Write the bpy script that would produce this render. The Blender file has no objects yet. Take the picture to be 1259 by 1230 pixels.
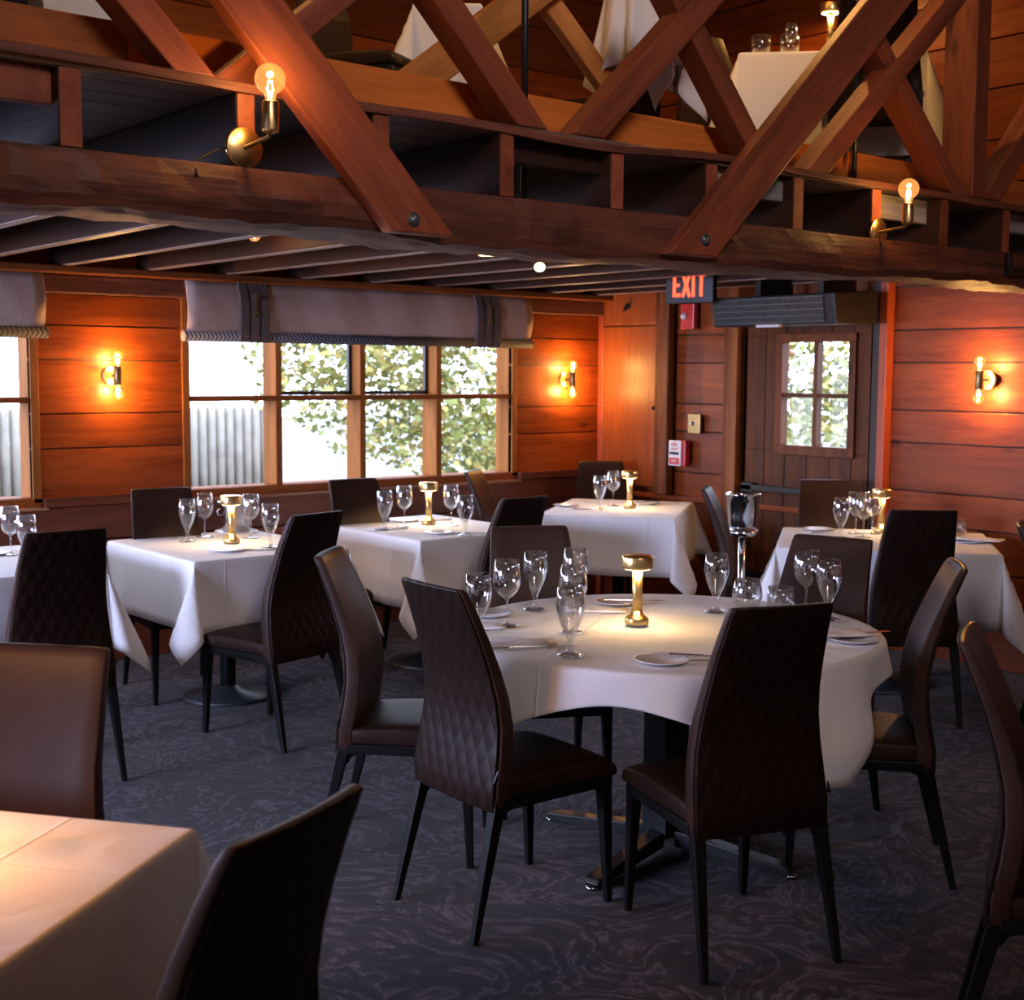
import bpy, math, random
from mathutils import Vector, Matrix
random.seed(7)
PI = math.pi
sc = bpy.context.scene
col = sc.collection

# ------------------------------------------------------------------ materials
def nodes(name):
    m = bpy.data.materials.new(name); m.use_nodes = True
    nt = m.node_tree; nt.nodes.clear()
    out = nt.nodes.new('ShaderNodeOutputMaterial')
    return m, nt, out
def pbsdf(nt, out, color=(.5,.5,.5), rough=.5, metal=0, spec=.5, **kw):
    b = nt.nodes.new('ShaderNodeBsdfPrincipled')
    b.inputs['Base Color'].default_value = (*color, 1)
    b.inputs['Roughness'].default_value = rough
    b.inputs['Metallic'].default_value = metal
    b.inputs['Specular IOR Level'].default_value = spec
    for k, v in kw.items(): b.inputs[k].default_value = v
    nt.links.new(b.outputs[0], out.inputs[0])
    return b
def N(nt, t, **kw):
    n = nt.nodes.new(t)
    for k, v in kw.items(): setattr(n, k, v)
    return n
def plain(name, color, rough=.5, metal=0, spec=.5, noise=.12, nscale=30, bump=0, **kw):
    m, nt, out = nodes(name)
    b = pbsdf(nt, out, color, rough, metal, spec, **kw)
    tc = N(nt, 'ShaderNodeTexCoord'); nz = N(nt, 'ShaderNodeTexNoise')
    nz.inputs['Scale'].default_value = nscale; nz.inputs['Detail'].default_value = 4
    nt.links.new(tc.outputs['Object'], nz.inputs['Vector'])
    cr = N(nt, 'ShaderNodeValToRGB')
    cr.color_ramp.elements[0].color = (*[c*(1-noise) for c in color], 1)
    cr.color_ramp.elements[1].color = (*[min(1, c*(1+noise)) for c in color], 1)
    cr.color_ramp.elements[0].position = .3; cr.color_ramp.elements[1].position = .7
    nt.links.new(nz.outputs['Fac'], cr.inputs[0]); nt.links.new(cr.outputs[0], b.inputs['Base Color'])
    if bump:
        bp = N(nt, 'ShaderNodeBump'); bp.inputs['Strength'].default_value = bump; bp.inputs['Distance'].default_value = .004
        nt.links.new(nz.outputs['Fac'], bp.inputs['Height']); nt.links.new(bp.outputs[0], b.inputs['Normal'])
    return m
def wood(name, dark, light, axis='x', rough=.42, spec=.4, knots=True, bump=.35, fine=1.0, coat=0.0):
    """stained timber: grain stretched along one object axis, knots, per-board tint attribute"""
    m, nt, out = nodes(name)
    b = pbsdf(nt, out, light, rough, 0, spec)
    if coat: b.inputs['Coat Weight'].default_value = coat; b.inputs['Coat Roughness'].default_value = .25
    tc = N(nt, 'ShaderNodeTexCoord'); mp = N(nt, 'ShaderNodeMapping')
    s = {'x': (1.2,14,14), 'y': (14,1.2,14), 'z': (14,14,1.2)}[axis]
    mp.inputs['Scale'].default_value = tuple(v*fine for v in s)
    nt.links.new(tc.outputs['Object'], mp.inputs[0])
    at = N(nt, 'ShaderNodeAttribute'); at.attribute_name = 'tint'
    ad = N(nt, 'ShaderNodeVectorMath', operation='MULTIPLY_ADD')
    ad.inputs[1].default_value = (37, 23, 51)
    nt.links.new(at.outputs['Color'], ad.inputs[0]); nt.links.new(mp.outputs[0], ad.inputs[2])
    n1 = N(nt, 'ShaderNodeTexNoise'); n1.inputs['Scale'].default_value = 1.0; n1.inputs['Detail'].default_value = 6
    n1.inputs['Roughness'].default_value = .62; n1.inputs['Distortion'].default_value = .6
    nt.links.new(ad.outputs[0], n1.inputs['Vector'])
    n2 = N(nt, 'ShaderNodeTexNoise'); n2.inputs['Scale'].default_value = 6.0; n2.inputs['Detail'].default_value = 3
    nt.links.new(ad.outputs[0], n2.inputs['Vector'])
    mx = N(nt, 'ShaderNodeMath', operation='MULTIPLY_ADD'); mx.inputs[1].default_value = .35
    nt.links.new(n2.outputs['Fac'], mx.inputs[0]); nt.links.new(n1.outputs['Fac'], mx.inputs[2])
    cr = N(nt, 'ShaderNodeValToRGB')
    cr.color_ramp.elements[0].position = .45; cr.color_ramp.elements[0].color = (*dark, 1)
    cr.color_ramp.elements[1].position = .85; cr.color_ramp.elements[1].color = (*light, 1)
    nt.links.new(mx.outputs[0], cr.inputs[0])
    last = cr.outputs[0]
    if knots:
        mk = N(nt, 'ShaderNodeMapping')
        ks = {'x': (2.2,5,5), 'y': (5,2.2,5), 'z': (5,5,2.2)}[axis]
        mk.inputs['Scale'].default_value = ks
        nt.links.new(tc.outputs['Object'], mk.inputs[0])
        vo = N(nt, 'ShaderNodeTexVoronoi'); vo.inputs['Scale'].default_value = 1.0
        nt.links.new(mk.outputs[0], vo.inputs['Vector'])
        kr = N(nt, 'ShaderNodeValToRGB')
        kr.color_ramp.elements[0].position = .05; kr.color_ramp.elements[0].color = (.25,.2,.2,1)
        kr.color_ramp.elements[1].position = .13; kr.color_ramp.elements[1].color = (1,1,1,1)
        nt.links.new(vo.outputs['Distance'], kr.inputs[0])
        mm = N(nt, 'ShaderNodeMix', data_type='RGBA', blend_type='MULTIPLY'); mm.inputs[0].default_value = .8
        nt.links.new(last, mm.inputs[6]); nt.links.new(kr.outputs[0], mm.inputs[7]); last = mm.outputs[2]
    # board to board tone
    tr = N(nt, 'ShaderNodeMapRange'); tr.inputs[3].default_value = .72; tr.inputs[4].default_value = 1.2
    sp = N(nt, 'ShaderNodeSeparateColor'); nt.links.new(at.outputs['Color'], sp.inputs[0]); nt.links.new(sp.outputs[0], tr.inputs[0])
    mt = N(nt, 'ShaderNodeMix', data_type='RGBA', blend_type='MULTIPLY'); mt.inputs[0].default_value = 1
    nt.links.new(last, mt.inputs[6]); nt.links.new(tr.outputs[0], mt.inputs[7])
    nt.links.new(mt.outputs[2], b.inputs['Base Color'])
    bp = N(nt, 'ShaderNodeBump'); bp.inputs['Strength'].default_value = bump; bp.inputs['Distance'].default_value = .006
    nt.links.new(mx.outputs[0], bp.inputs['Height']); nt.links.new(bp.outputs[0], b.inputs['Normal'])
    return m
def glassy(name, tint=(1,1,1), lo=.04, hi=.75, power=2.6, glow=0):
    """thin clear glass: transparent with a fresnel-like glossy rim"""
    m, nt, out = nodes(name)
    tr = N(nt, 'ShaderNodeBsdfTransparent'); tr.inputs[0].default_value = (*tint, 1)
    gl = N(nt, 'ShaderNodeBsdfGlossy'); gl.inputs['Roughness'].default_value = .03; gl.inputs[0].default_value = (1,1,1,1)
    lw = N(nt, 'ShaderNodeLayerWeight'); lw.inputs[0].default_value = .5
    pw = N(nt, 'ShaderNodeMath', operation='POWER'); pw.inputs[1].default_value = power
    mr = N(nt, 'ShaderNodeMapRange'); mr.inputs[3].default_value = lo; mr.inputs[4].default_value = hi
    nt.links.new(lw.outputs['Facing'], pw.inputs[0]); nt.links.new(pw.outputs[0], mr.inputs[0])
    mx = N(nt, 'ShaderNodeMixShader'); nt.links.new(mr.outputs[0], mx.inputs[0])
    nt.links.new(tr.outputs[0], mx.inputs[1]); nt.links.new(gl.outputs[0], mx.inputs[2]); nt.links.new(mx.outputs[0], out.inputs[0])
    if glow:
        em = N(nt, 'ShaderNodeEmission'); em.inputs[0].default_value=(1,.38,.10,1); em.inputs[1].default_value=glow
        ad = N(nt, 'ShaderNodeAddShader'); nt.links.new(mx.outputs[0], ad.inputs[0]); nt.links.new(em.outputs[0], ad.inputs[1]); nt.links.new(ad.outputs[0], out.inputs[0])
    return m
def emit(name, color, s):
    m, nt, out = nodes(name)
    e = N(nt, 'ShaderNodeEmission'); e.inputs[0].default_value = (*color,1); e.inputs[1].default_value = s
    nt.links.new(e.outputs[0], out.inputs[0]); return m
def leather(name, color, quilt=False, rough=.42):
    m, nt, out = nodes(name)
    b = pbsdf(nt, out, color, rough, 0, .16)
    tc = N(nt, 'ShaderNodeTexCoord')
    nz = N(nt, 'ShaderNodeTexNoise'); nz.inputs['Scale'].default_value = 9; nz.inputs['Detail'].default_value = 5
    nt.links.new(tc.outputs['Object'], nz.inputs['Vector'])
    cr = N(nt, 'ShaderNodeValToRGB'); cr.color_ramp.elements[0].position=.3; cr.color_ramp.elements[1].position=.75
    cr.color_ramp.elements[0].color = (*[c*.8 for c in color],1); cr.color_ramp.elements[1].color = (*[c*1.25 for c in color],1)
    nt.links.new(nz.outputs['Fac'], cr.inputs[0]); nt.links.new(cr.outputs[0], b.inputs['Base Color'])
    if quilt:
        sx = N(nt, 'ShaderNodeSeparateXYZ'); nt.links.new(tc.outputs['Object'], sx.inputs[0])
        hs = []
        for sg in (1, -1):
            a = N(nt, 'ShaderNodeMath', operation='MULTIPLY'); a.inputs[1].default_value = sg*19.0
            nt.links.new(sx.outputs['X'], a.inputs[0])
            c = N(nt, 'ShaderNodeMath', operation='MULTIPLY_ADD'); c.inputs[1].default_value = 9.6
            nt.links.new(sx.outputs['Z'], c.inputs[0]); nt.links.new(a.outputs[0], c.inputs[2])
            p = N(nt, 'ShaderNodeMath', operation='PINGPONG'); p.inputs[1].default_value = .5
            nt.links.new(c.outputs[0], p.inputs[0])
            r = N(nt, 'ShaderNodeMath', operation='POWER'); r.inputs[1].default_value = .5
            nt.links.new(p.outputs[0], r.inputs[0]); hs.append(r)
        mn = N(nt, 'ShaderNodeMath', operation='MULTIPLY')
        nt.links.new(hs[0].outputs[0], mn.inputs[0]); nt.links.new(hs[1].outputs[0], mn.inputs[1])
        bp = N(nt, 'ShaderNodeBump'); bp.inputs['Strength'].default_value = .55; bp.inputs['Distance'].default_value = .010
        nt.links.new(mn.outputs[0], bp.inputs['Height']); nt.links.new(bp.outputs[0], b.inputs['Normal'])
    return m
def carpet_mat():
    m, nt, out = nodes('marbled_carpet')
    b = pbsdf(nt, out, (.03,.03,.04), .95, 0, .1)
    b.inputs['Sheen Weight'].default_value = .12; b.inputs['Sheen Roughness'].default_value = .5
    tc = N(nt, 'ShaderNodeTexCoord')
    wn = N(nt, 'ShaderNodeTexNoise'); wn.inputs['Scale'].default_value = 2.4; wn.inputs['Detail'].default_value = 7; wn.inputs['Roughness'].default_value = .56
    wn.inputs['Distortion'].default_value = 1.6
    nt.links.new(tc.outputs['Object'], wn.inputs['Vector'])
    mu = N(nt, 'ShaderNodeMath', operation='MULTIPLY'); mu.inputs[1].default_value = 9
    nt.links.new(wn.outputs['Fac'], mu.inputs[0])
    pp = N(nt, 'ShaderNodeMath', operation='PINGPONG'); pp.inputs[1].default_value = .5
    nt.links.new(mu.outputs[0], pp.inputs[0])
    cr = N(nt, 'ShaderNodeValToRGB'); e = cr.color_ramp.elements
    e[0].position=0; e[0].color=(.006,.006,.009,1); e[1].position=.5; e[1].color=(.125,.112,.13,1)
    x=e.new(.15); x.color=(.011,.010,.012,1); x=e.new(.32); x.color=(.026,.023,.027,1); x=e.new(.44); x.color=(.055,.049,.057,1)
    dbl = N(nt, 'ShaderNodeMath', operation='MULTIPLY'); dbl.inputs[1].default_value = 1.0
    nt.links.new(pp.outputs[0], dbl.inputs[0]); nt.links.new(dbl.outputs[0], cr.inputs[0])
    n3 = N(nt, 'ShaderNodeTexNoise'); n3.inputs['Scale'].default_value = .9; n3.inputs['Detail'].default_value = 3
    nt.links.new(tc.outputs['Object'], n3.inputs['Vector'])
    c3 = N(nt, 'ShaderNodeValToRGB'); c3.color_ramp.elements[0].position=.4; c3.color_ramp.elements[1].position=.65
    c3.color_ramp.elements[0].color=(1.15,1.1,1.25,1); c3.color_ramp.elements[1].color=(1.0,.78,.74,1)
    nt.links.new(n3.outputs['Fac'], c3.inputs[0])
    mm = N(nt, 'ShaderNodeMix', data_type='RGBA', blend_type='MULTIPLY'); mm.inputs[0].default_value = 1
    nt.links.new(cr.outputs[0], mm.inputs[6]); nt.links.new(c3.outputs[0], mm.inputs[7])
    nt.links.new(mm.outputs[2], b.inputs['Base Color'])
    n4 = N(nt, 'ShaderNodeTexNoise'); n4.inputs['Scale'].default_value = 260
    nt.links.new(tc.outputs['Object'], n4.inputs['Vector'])
    bp = N(nt, 'ShaderNodeBump'); bp.inputs['Strength'].default_value=.4; bp.inputs['Distance'].default_value=.004
    nt.links.new(n4.outputs['Fac'], bp.inputs['Height']); nt.links.new(bp.outputs[0], b.inputs['Normal'])
    return m
def cloth_mat():
    m, nt, out = nodes('white_linen')
    b = pbsdf(nt, out, (.80,.79,.80), .8, 0, .2)
    b.inputs['Sheen Weight'].default_value = .2
    tc = N(nt, 'ShaderNodeTexCoord')
    nz = N(nt, 'ShaderNodeTexNoise'); nz.inputs['Scale'].default_value = 5; nz.inputs['Detail'].default_value = 3; nz.inputs['Distortion'].default_value=.8
    nt.links.new(tc.outputs['Object'], nz.inputs['Vector'])
    sx = N(nt, 'ShaderNodeSeparateXYZ'); nt.links.new(tc.outputs['Object'], sx.inputs[0])
    acc = nz.outputs['Fac']
    for ax in ('X','Y'):
        ab = N(nt, 'ShaderNodeMath', operation='ABSOLUTE'); nt.links.new(sx.outputs[ax], ab.inputs[0])
        sb = N(nt, 'ShaderNodeMath', operation='SUBTRACT'); sb.inputs[1].default_value=.255; nt.links.new(ab.outputs[0], sb.inputs[0])
        a2 = N(nt, 'ShaderNodeMath', operation='ABSOLUTE'); nt.links.new(sb.outputs[0], a2.inputs[0])
        mr = N(nt, 'ShaderNodeMapRange'); mr.inputs[1].default_value=0; mr.inputs[2].default_value=.006; mr.inputs[3].default_value=.35; mr.inputs[4].default_value=0
        nt.links.new(a2.outputs[0], mr.inputs[0])
        add = N(nt, 'ShaderNodeMath', operation='ADD'); nt.links.new(acc, add.inputs[0]); nt.links.new(mr.outputs[0], add.inputs[1]); acc = add.outputs[0]
    bp = N(nt, 'ShaderNodeBump'); bp.inputs['Strength'].default_value=.55; bp.inputs['Distance'].default_value=.012
    nt.links.new(acc, bp.inputs['Height']); nt.links.new(bp.outputs[0], b.inputs['Normal'])
    return m

M = {}
M['wallx'] = wood('stained_plank_x', (.13,.021,.0035), (.28,.058,.009), 'x', rough=.42, spec=.28, coat=.05)
M['wally'] = wood('stained_plank_y', (.18,.030,.005), (.38,.082,.013), 'y', rough=.42, spec=.28, coat=.05)
M['wains'] = wood('dark_wainscot', (.11,.024,.011), (.25,.062,.028), 'y', rough=.4)
M['panel'] = wood('orange_plywood', (.16,.034,.006), (.27,.066,.012), 'z', rough=.4, knots=False, fine=2.2, bump=.1)
M['truss'] = wood('red_stained_timber', (.15,.036,.018), (.33,.090,.042), 'x', rough=.45, bump=.25)
M['chord'] = wood('hewn_timber', (.035,.012,.009), (.19,.06,.035), 'y', rough=.55, bump=1.0)
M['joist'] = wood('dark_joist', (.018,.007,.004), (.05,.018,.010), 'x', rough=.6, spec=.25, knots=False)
M['edging']  = wood('lit_edge', (.16,.10,.08), (.34,.23,.19), 'x', rough=.5, knots=False)  # window light on the joist bottoms put into a paler wood colour
M['deck']  = wood('deck_board', (.06,.035,.028), (.15,.095,.075), 'y', rough=.6)
M['knee']  = wood('orange_timber', (.34,.085,.014), (.58,.17,.03), 'y', rough=.4)
M['pine']  = wood('honey_timber', (.42,.15,.035), (.70,.29,.08), 'x', rough=.42, knots=False)
M['grey_wood'] = wood('weathered_board', (.20,.18,.17), (.42,.39,.37), 'y', rough=.7, fine=1.6)
M['frame'] = wood('window_timber_z', (.22,.075,.018), (.38,.14,.035), 'z', rough=.65, spec=.08, knots=False)
M['framey'] = wood('window_timber_y', (.16,.045,.013), (.28,.085,.022), 'y', rough=.65, spec=.08, knots=False)
M['door']  = wood('door_timber', (.060,.015,.004), (.16,.045,.011), 'z', rough=.5, spec=.2)
M['jamb']  = wood('jamb_timber', (.12,.032,.009), (.24,.08,.022), 'z', spec=.2, rough=.5, knots=False)
M['jamby']  = wood('sill_timber', (.34,.16,.09), (.50,.26,.15), 'y', rough=.5, knots=False)
M['redtrim'] = wood('red_trim_timber', (.28,.05,.02), (.42,.08,.03), 'z', rough=.4, knots=False)
M['dark']  = plain('dark_timber', (.03,.018,.014), .6)
M['carpet'] = carpet_mat()
M['cloth'] = cloth_mat()
M['napkin'] = plain('napkin_linen', (.74,.70,.70), .8, nscale=60, bump=.2)
M['leath'] = leather('brown_leather', (.040,.019,.0135))
M['quilt'] = leather('quilted_leather', (.014,.0065,.0042), quilt=True)
M['seatl'] = leather('seat_leather', (.022,.0095,.006), rough=.5)
M['leg']   = plain('black_leg', (.005,.0045,.005), .45, spec=.2)
M['brass'] = plain('brushed_brass', (.92,.64,.26), .30, 1, noise=.05)
M['brassd'] = plain('aged_brass', (.36,.25,.11), .4, 1, noise=.1)
M['steel'] = plain('polished_steel', (.72,.73,.76), .16, 1, noise=.04)
M['blackm'] = plain('black_metal', (.015,.015,.017), .4, .3)
M['greym'] = plain('grey_cast_base', (.10,.115,.125), .35, .6)
M['glass'] = glassy('clear_glass', (.965,.965,.965), lo=.09, hi=.95, power=1.5)
M['pane']  = glassy('window_pane', lo=.02, hi=.5, power=3.5)
M['bulb']  = glassy('bulb_glass', (1,.90,.72), lo=.06, hi=.7, power=2.2, glow=.5)
M['fil']   = emit('filament', (1,.58,.22), 190)
M['filamb'] = emit('filament_dim', (1,.55,.2), 90)
M['spotem'] = emit('spot_face', (1,.74,.38), 6)
M['glow']  = emit('lamp_disc', (1,.72,.36), 25)
M['china'] = plain('white_china', (.72,.70,.71), .2, noise=.03)
M['blind'] = plain('taupe_fabric', (.46,.33,.29), .85, nscale=70, bump=.25)
M['strap'] = plain('brown_strap', (.11,.075,.07), .7, nscale=50, bump=.2)
M['red']   = plain('lit_joist_red', (.50,.02,.02), .35)
M['white'] = plain('white_plastic', (.7,.68,.66), .4)
M['exit']  = emit('exit_letter', (1,.05,.02), 5.5)
M['leaf']  = plain('green_leaf', (.20,.22,.05), .6, nscale=1.3, noise=.45, **{'Transmission Weight': 0.0})
M['leafy'] = plain('yellow_leaf', (.36,.29,.08), .6, nscale=2, noise=.3)
M['leafr'] = plain('red_leaf', (.55,.10,.06), .6, nscale=2, noise=.3)
M['bark']  = plain('pale_bark', (.45,.43,.42), .8, nscale=8, noise=.25)
M['ground'] = plain('pale_gravel', (.16,.155,.14), .9, nscale=2)
M['metalfence'] = plain('weathered_metal', (.28,.25,.21), .6, nscale=3, noise=.2)
M['ceilm'] = wood('roof_board', (.10,.04,.02), (.2,.08,.04), 'y', rough=.6)
def herring():
    m, nt, out = nodes('herringbone_trim'); b = pbsdf(nt, out, (.05,.05,.06), .8)
    tc = N(nt,'ShaderNodeTexCoord'); sx=N(nt,'ShaderNodeSeparateXYZ'); nt.links.new(tc.outputs['Object'],sx.inputs[0])
    zz=N(nt,'ShaderNodeMath',operation='MULTIPLY'); zz.inputs[1].default_value=22; nt.links.new(sx.outputs['Z'],zz.inputs[0])
    pz=N(nt,'ShaderNodeMath',operation='PINGPONG'); pz.inputs[1].default_value=.5; nt.links.new(zz.outputs[0],pz.inputs[0])
    ma=N(nt,'ShaderNodeMath',operation='MULTIPLY_ADD'); ma.inputs[1].default_value=40; nt.links.new(sx.outputs['Y'],ma.inputs[0]); nt.links.new(pz.outputs[0],ma.inputs[2])
    fr=N(nt,'ShaderNodeMath',operation='FRACT'); nt.links.new(ma.outputs[0],fr.inputs[0])
    cr=N(nt,'ShaderNodeValToRGB'); cr.color_ramp.elements[0].position=.55; cr.color_ramp.elements[1].position=.68
    cr.color_ramp.elements[0].color=(.025,.025,.035,1); cr.color_ramp.elements[1].color=(.17,.17,.20,1)
    nt.links.new(fr.outputs[0],cr.inputs[0]); nt.links.new(cr.outputs[0],b.inputs['Base Color']); return m
M['herring'] = herring()

# ------------------------------------------------------------------ mesh builder
class MB:
    def __init__(s): s.v=[]; s.f=[]; s.t=[]; s.sm=[]
    def add(s, vs, fs, smooth=False, tint=None):
        o=len(s.v); s.v += [tuple(v) for v in vs]
        tint = random.random() if tint is None else tint
        for f in fs: s.f.append([o+i for i in f]); s.t.append(tint); s.sm.append(smooth)
        return s
    def box(s, x0,x1,y0,y1,z0,z1, tint=None):
        vs=[(x,y,z) for z in (z0,z1) for y in (y0,y1) for x in (x0,x1)]
        return s.add(vs, [(0,2,3,1),(4,5,7,6),(0,1,5,4),(2,6,7,3),(0,4,6,2),(1,3,7,5)], tint=tint)
    def prism(s, poly, axis, a, b, tint=None, smooth=False):
        """extrude 2-D polygon between a and b along axis 0/1/2"""
        def P(p, h):
            q=list(p); q.insert(axis, h); return tuple(q)
        n=len(poly); vs=[P(p,a) for p in poly]+[P(p,b) for p in poly]
        fs=[tuple(range(n))[::-1], tuple(range(n,2*n))]+[(i,(i+1)%n,n+(i+1)%n,n+i) for i in range(n)]
        return s.add(vs, fs, smooth, tint)
    def lathe(s, prof, seg=24, c=(0,0,0), rip=None, tint=None, cap=True):
        vs=[]; fs=[]
        for r,z in prof:
            for k in range(seg):
                a=2*PI*k/seg; rr=r*(rip(a,z) if rip else 1)
                vs.append((c[0]+rr*math.cos(a), c[1]+rr*math.sin(a), c[2]+z))
        for i in range(len(prof)-1):
            for k in range(seg):
                k2=(k+1)%seg; fs.append((i*seg+k,i*seg+k2,(i+1)*seg+k2,(i+1)*seg+k))
        if cap: fs.append(tuple(range(seg))[::-1]); fs.append(tuple(range((len(prof)-1)*seg,len(prof)*seg)))
        return s.add(vs, fs, True, tint)
    def tube(s, pts, rad, seg=10, tint=None, cap=True):
        pts=[Vector(p) for p in pts]; n=len(pts)
        rad = rad if isinstance(rad,(list,tuple)) else [rad]*n
        vs=[]; fs=[]; up=None
        for i,p in enumerate(pts):
            d=(pts[min(i+1,n-1)]-pts[max(i-1,0)]).normalized()
            if up is None: up = Vector((0,0,1)) if abs(d.z)<.9 else Vector((1,0,0))
            a=d.cross(up).normalized(); b=a.cross(d).normalized(); up=b
            for k in range(seg):
                t=2*PI*k/seg; vs.append(tuple(p+a*(rad[i]*math.cos(t))+b*(rad[i]*math.sin(t))))
        for i in range(n-1):
            for k in range(seg):
                k2=(k+1)%seg; fs.append((i*seg+k,i*seg+k2,(i+1)*seg+k2,(i+1)*seg+k))
        if cap: fs.append(tuple(range(seg))[::-1]); fs.append(tuple(range((n-1)*seg,n*seg)))
        return s.add(vs, fs, True, tint)
    def beam(s, p0, p1, wx0, wy0, wx1=None, wy1=None, side=(1,0,0)):
        """tapered square bar from p0 to p1"""
        wx1 = wx0 if wx1 is None else wx1; wy1 = wy0 if wy1 is None else wy1
        vs=[]
        for p,wx,wy in ((p0,wx0,wy0),(p1,wx1,wy1)):
            for a,b in ((-1,-1),(1,-1),(1,1),(-1,1)): vs.append((p[0]+a*wx/2,p[1]+b*wy/2,p[2]))
        return s.add(vs, [(0,1,2,3)[::-1],(4,5,6,7),(0,1,5,4),(1,2,6,5),(2,3,7,6),(3,0,4,7)])
    def build(s, name, mat, parent=None, bevel=0, segs=2, loc=None, sub=0):
        me=bpy.data.meshes.new(name); me.from_pydata(s.v,[],s.f)
        at=me.color_attributes.new('tint','FLOAT_COLOR','CORNER')
        li=0
        for pi,p in enumerate(me.polygons):
            t=s.t[pi]
            for _ in range(p.loop_total): at.data[li].color=(t,(t*7.3)%1,(t*13.7)%1,1); li+=1
            p.use_smooth=s.sm[pi]
        me.materials.append(mat)
        o=bpy.data.objects.new(name, me); col.objects.link(o)
        if bevel:
            b=o.modifiers.new('bevel','BEVEL'); b.width=bevel; b.segments=segs; b.limit_method='ANGLE'; b.angle_limit=.6
        if sub:
            b=o.modifiers.new('sub','SUBSURF'); b.levels=sub; b.render_levels=sub
        if parent is not None: o.parent=parent
        if loc is not None: o.location=loc
        bm_fix(me)
        return o
import bmesh
def bm_fix(me):
    bm=bmesh.new(); bm.from_mesh(me); bmesh.ops.recalc_face_normals(bm, faces=bm.faces); bm.to_mesh(me); bm.free()

def tag(o, label, cat, group=None, kind=None):
    if label: o['label']=label
    if cat: o['category']=cat
    if group: o['group']=group
    if kind: o['kind']=kind
    return o
def empty(name, loc=(0,0,0), rz=0):
    o=bpy.data.objects.new(name,None); col.objects.link(o); o.location=loc; o.rotation_euler=(0,0,rz); o.empty_display_size=.1
    return o
def struct(o): o['kind']='structure'; return o
def copy_tree(o, parent=None):
    c=o.copy(); col.objects.link(c)
    if parent is not None: c.parent=parent
    for ch in list(o.children): copy_tree(ch, c)
    return c
def place(proto, used, loc, rz=0):
    o = proto if not used else copy_tree(proto)
    o.location=loc; o.rotation_euler=(0,0,rz); return o
def lamp(kind, name, loc, power, color, parent=None, **kw):
    l=bpy.data.lights.new(name,kind); l.energy=power; l.color=color
    for k,v in kw.items(): setattr(l,k,v)
    o=bpy.data.objects.new(name,l); col.objects.link(o); o.location=loc
    if parent is not None: o.parent=parent
    return o
WARM=(1,.55,.19)

# ------------------------------------------------------------------ room shell
XA=-7.02; YB=6.60; ZT=5.2; XE=3.6; YS=-4.2; ZJ=2.14
struct(MB().box(XA-.2,XE+.2,YS-.2,YB+.2,-.1,0).build('floor', M['carpet']))
struct(MB().box(XA-.2,XE+.2,YS-.2,YB+.2,ZT,ZT+.1).build('ceiling', M['ceilm']))

def plank_wall(mb, axis, plane, inward, a0, a1, seams, holes, th=.03):
    """planks between seams; boards cut round the holes (a0,a1,z0,z1). axis: direction the planks run"""
    for i in range(len(seams)-1):
        z0,z1=seams[i]+.004,seams[i+1]-.004
        cuts=sorted(set([z0,z1]+[z for h in holes for z in (h[2],h[3]) if z0<z<z1]))
        tint=random.random()
        for za,zb in zip(cuts[:-1],cuts[1:]):
            segs=[(a0,a1)]
            for h in holes:
                if h[2]<=za+1e-5 and h[3]>=zb-1e-5:
                    ns=[]
                    for s0,s1 in segs:
                        if h[1]<=s0 or h[0]>=s1: ns.append((s0,s1)); continue
                        if h[0]>s0: ns.append((s0,h[0]))
                        if h[1]<s1: ns.append((h[1],s1))
                    segs=ns
            for s0,s1 in segs:
                p0,p1=sorted((plane,plane-inward*th))
                if axis=='y': mb.box(p0,p1,s0,s1,za,zb,tint)
                else: mb.box(s0,s1,p0,p1,za,zb,tint)
def shell(mb, axis, plane, outward, a0, a1, z0, z1, holes, th=.12):
    holes=[(h[0]-.05,h[1]+.05,h[2]-.05,h[3]+.05) if h[2]>.1 else h for h in holes]
    zs=sorted(set([z0,z1]+[z for h in holes for z in (h[2],h[3])]))
    for za,zb in zip(zs[:-1],zs[1:]):
        segs=[(a0,a1)]
        for h in holes:
            if h[2]<=za+1e-5 and h[3]>=zb-1e-5:
                ns=[]
                for s0,s1 in segs:
                    if h[0]>s0: ns.append((s0,min(h[0],s1)))
                    if h[1]<s1: ns.append((max(h[1],s0),s1))
                segs=[q for q in ns if q[1]-q[0]>1e-4]
        for s0,s1 in segs:
            p0,p1=sorted((plane+outward*.031,plane+outward*(.031+th)))
            if axis=='y': mb.box(p0,p1,s0,s1,za,zb,.5)
            else: mb.box(s0,s1,p0,p1,za,zb,.5)
W1=(3.40,5.755,.925,2.06); W2=(.10,2.50,.925,2.06); W4=(-2.9,-.5,.925,2.06)
upz=[2.37,2.62,2.85,3.12,3.38,3.62,3.9,4.15,4.42,4.7,4.95,5.2]
upw=(-2.6,1.2,3.0,4.2)
mb=MB(); plank_wall(mb,'y',XA,1,YS,YB,[.92,1.182,1.367,1.652,1.835,2.0,2.34]+upz,[W1,W2,W4])
wl=struct(mb.build('wall_left', M['wally'], bevel=.003))
mb=MB(); plank_wall(mb,'y',XA+.012,1,YS,YB,[0,.22,.46,.68,.872],[],th=.04)
mb.build('wainscot', M['wains'], wl, bevel=.004)
mb=MB(); shell(mb,'y',XA,-1,YS,YB,0,ZT,[W1,W2,W4]); mb.build('wall_core', M['dark'], wl)
# door wall
D=(-5.70,-4.64,0,2.08)
mb=MB(); plank_wall(mb,'x',YB,-1,XA,XE,[0,.28,.52,.752,.94,1.216,1.40,1.67,1.855,2.10,2.37]+upz,[D])
wb=struct(mb.build('wall_back', M['wallx'], bevel=.003))
mb=MB(); shell(mb,'x',YB,1,XA-.15,XE,0,ZT,[D]); mb.build('wall_core', M['dark'], wb)
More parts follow.
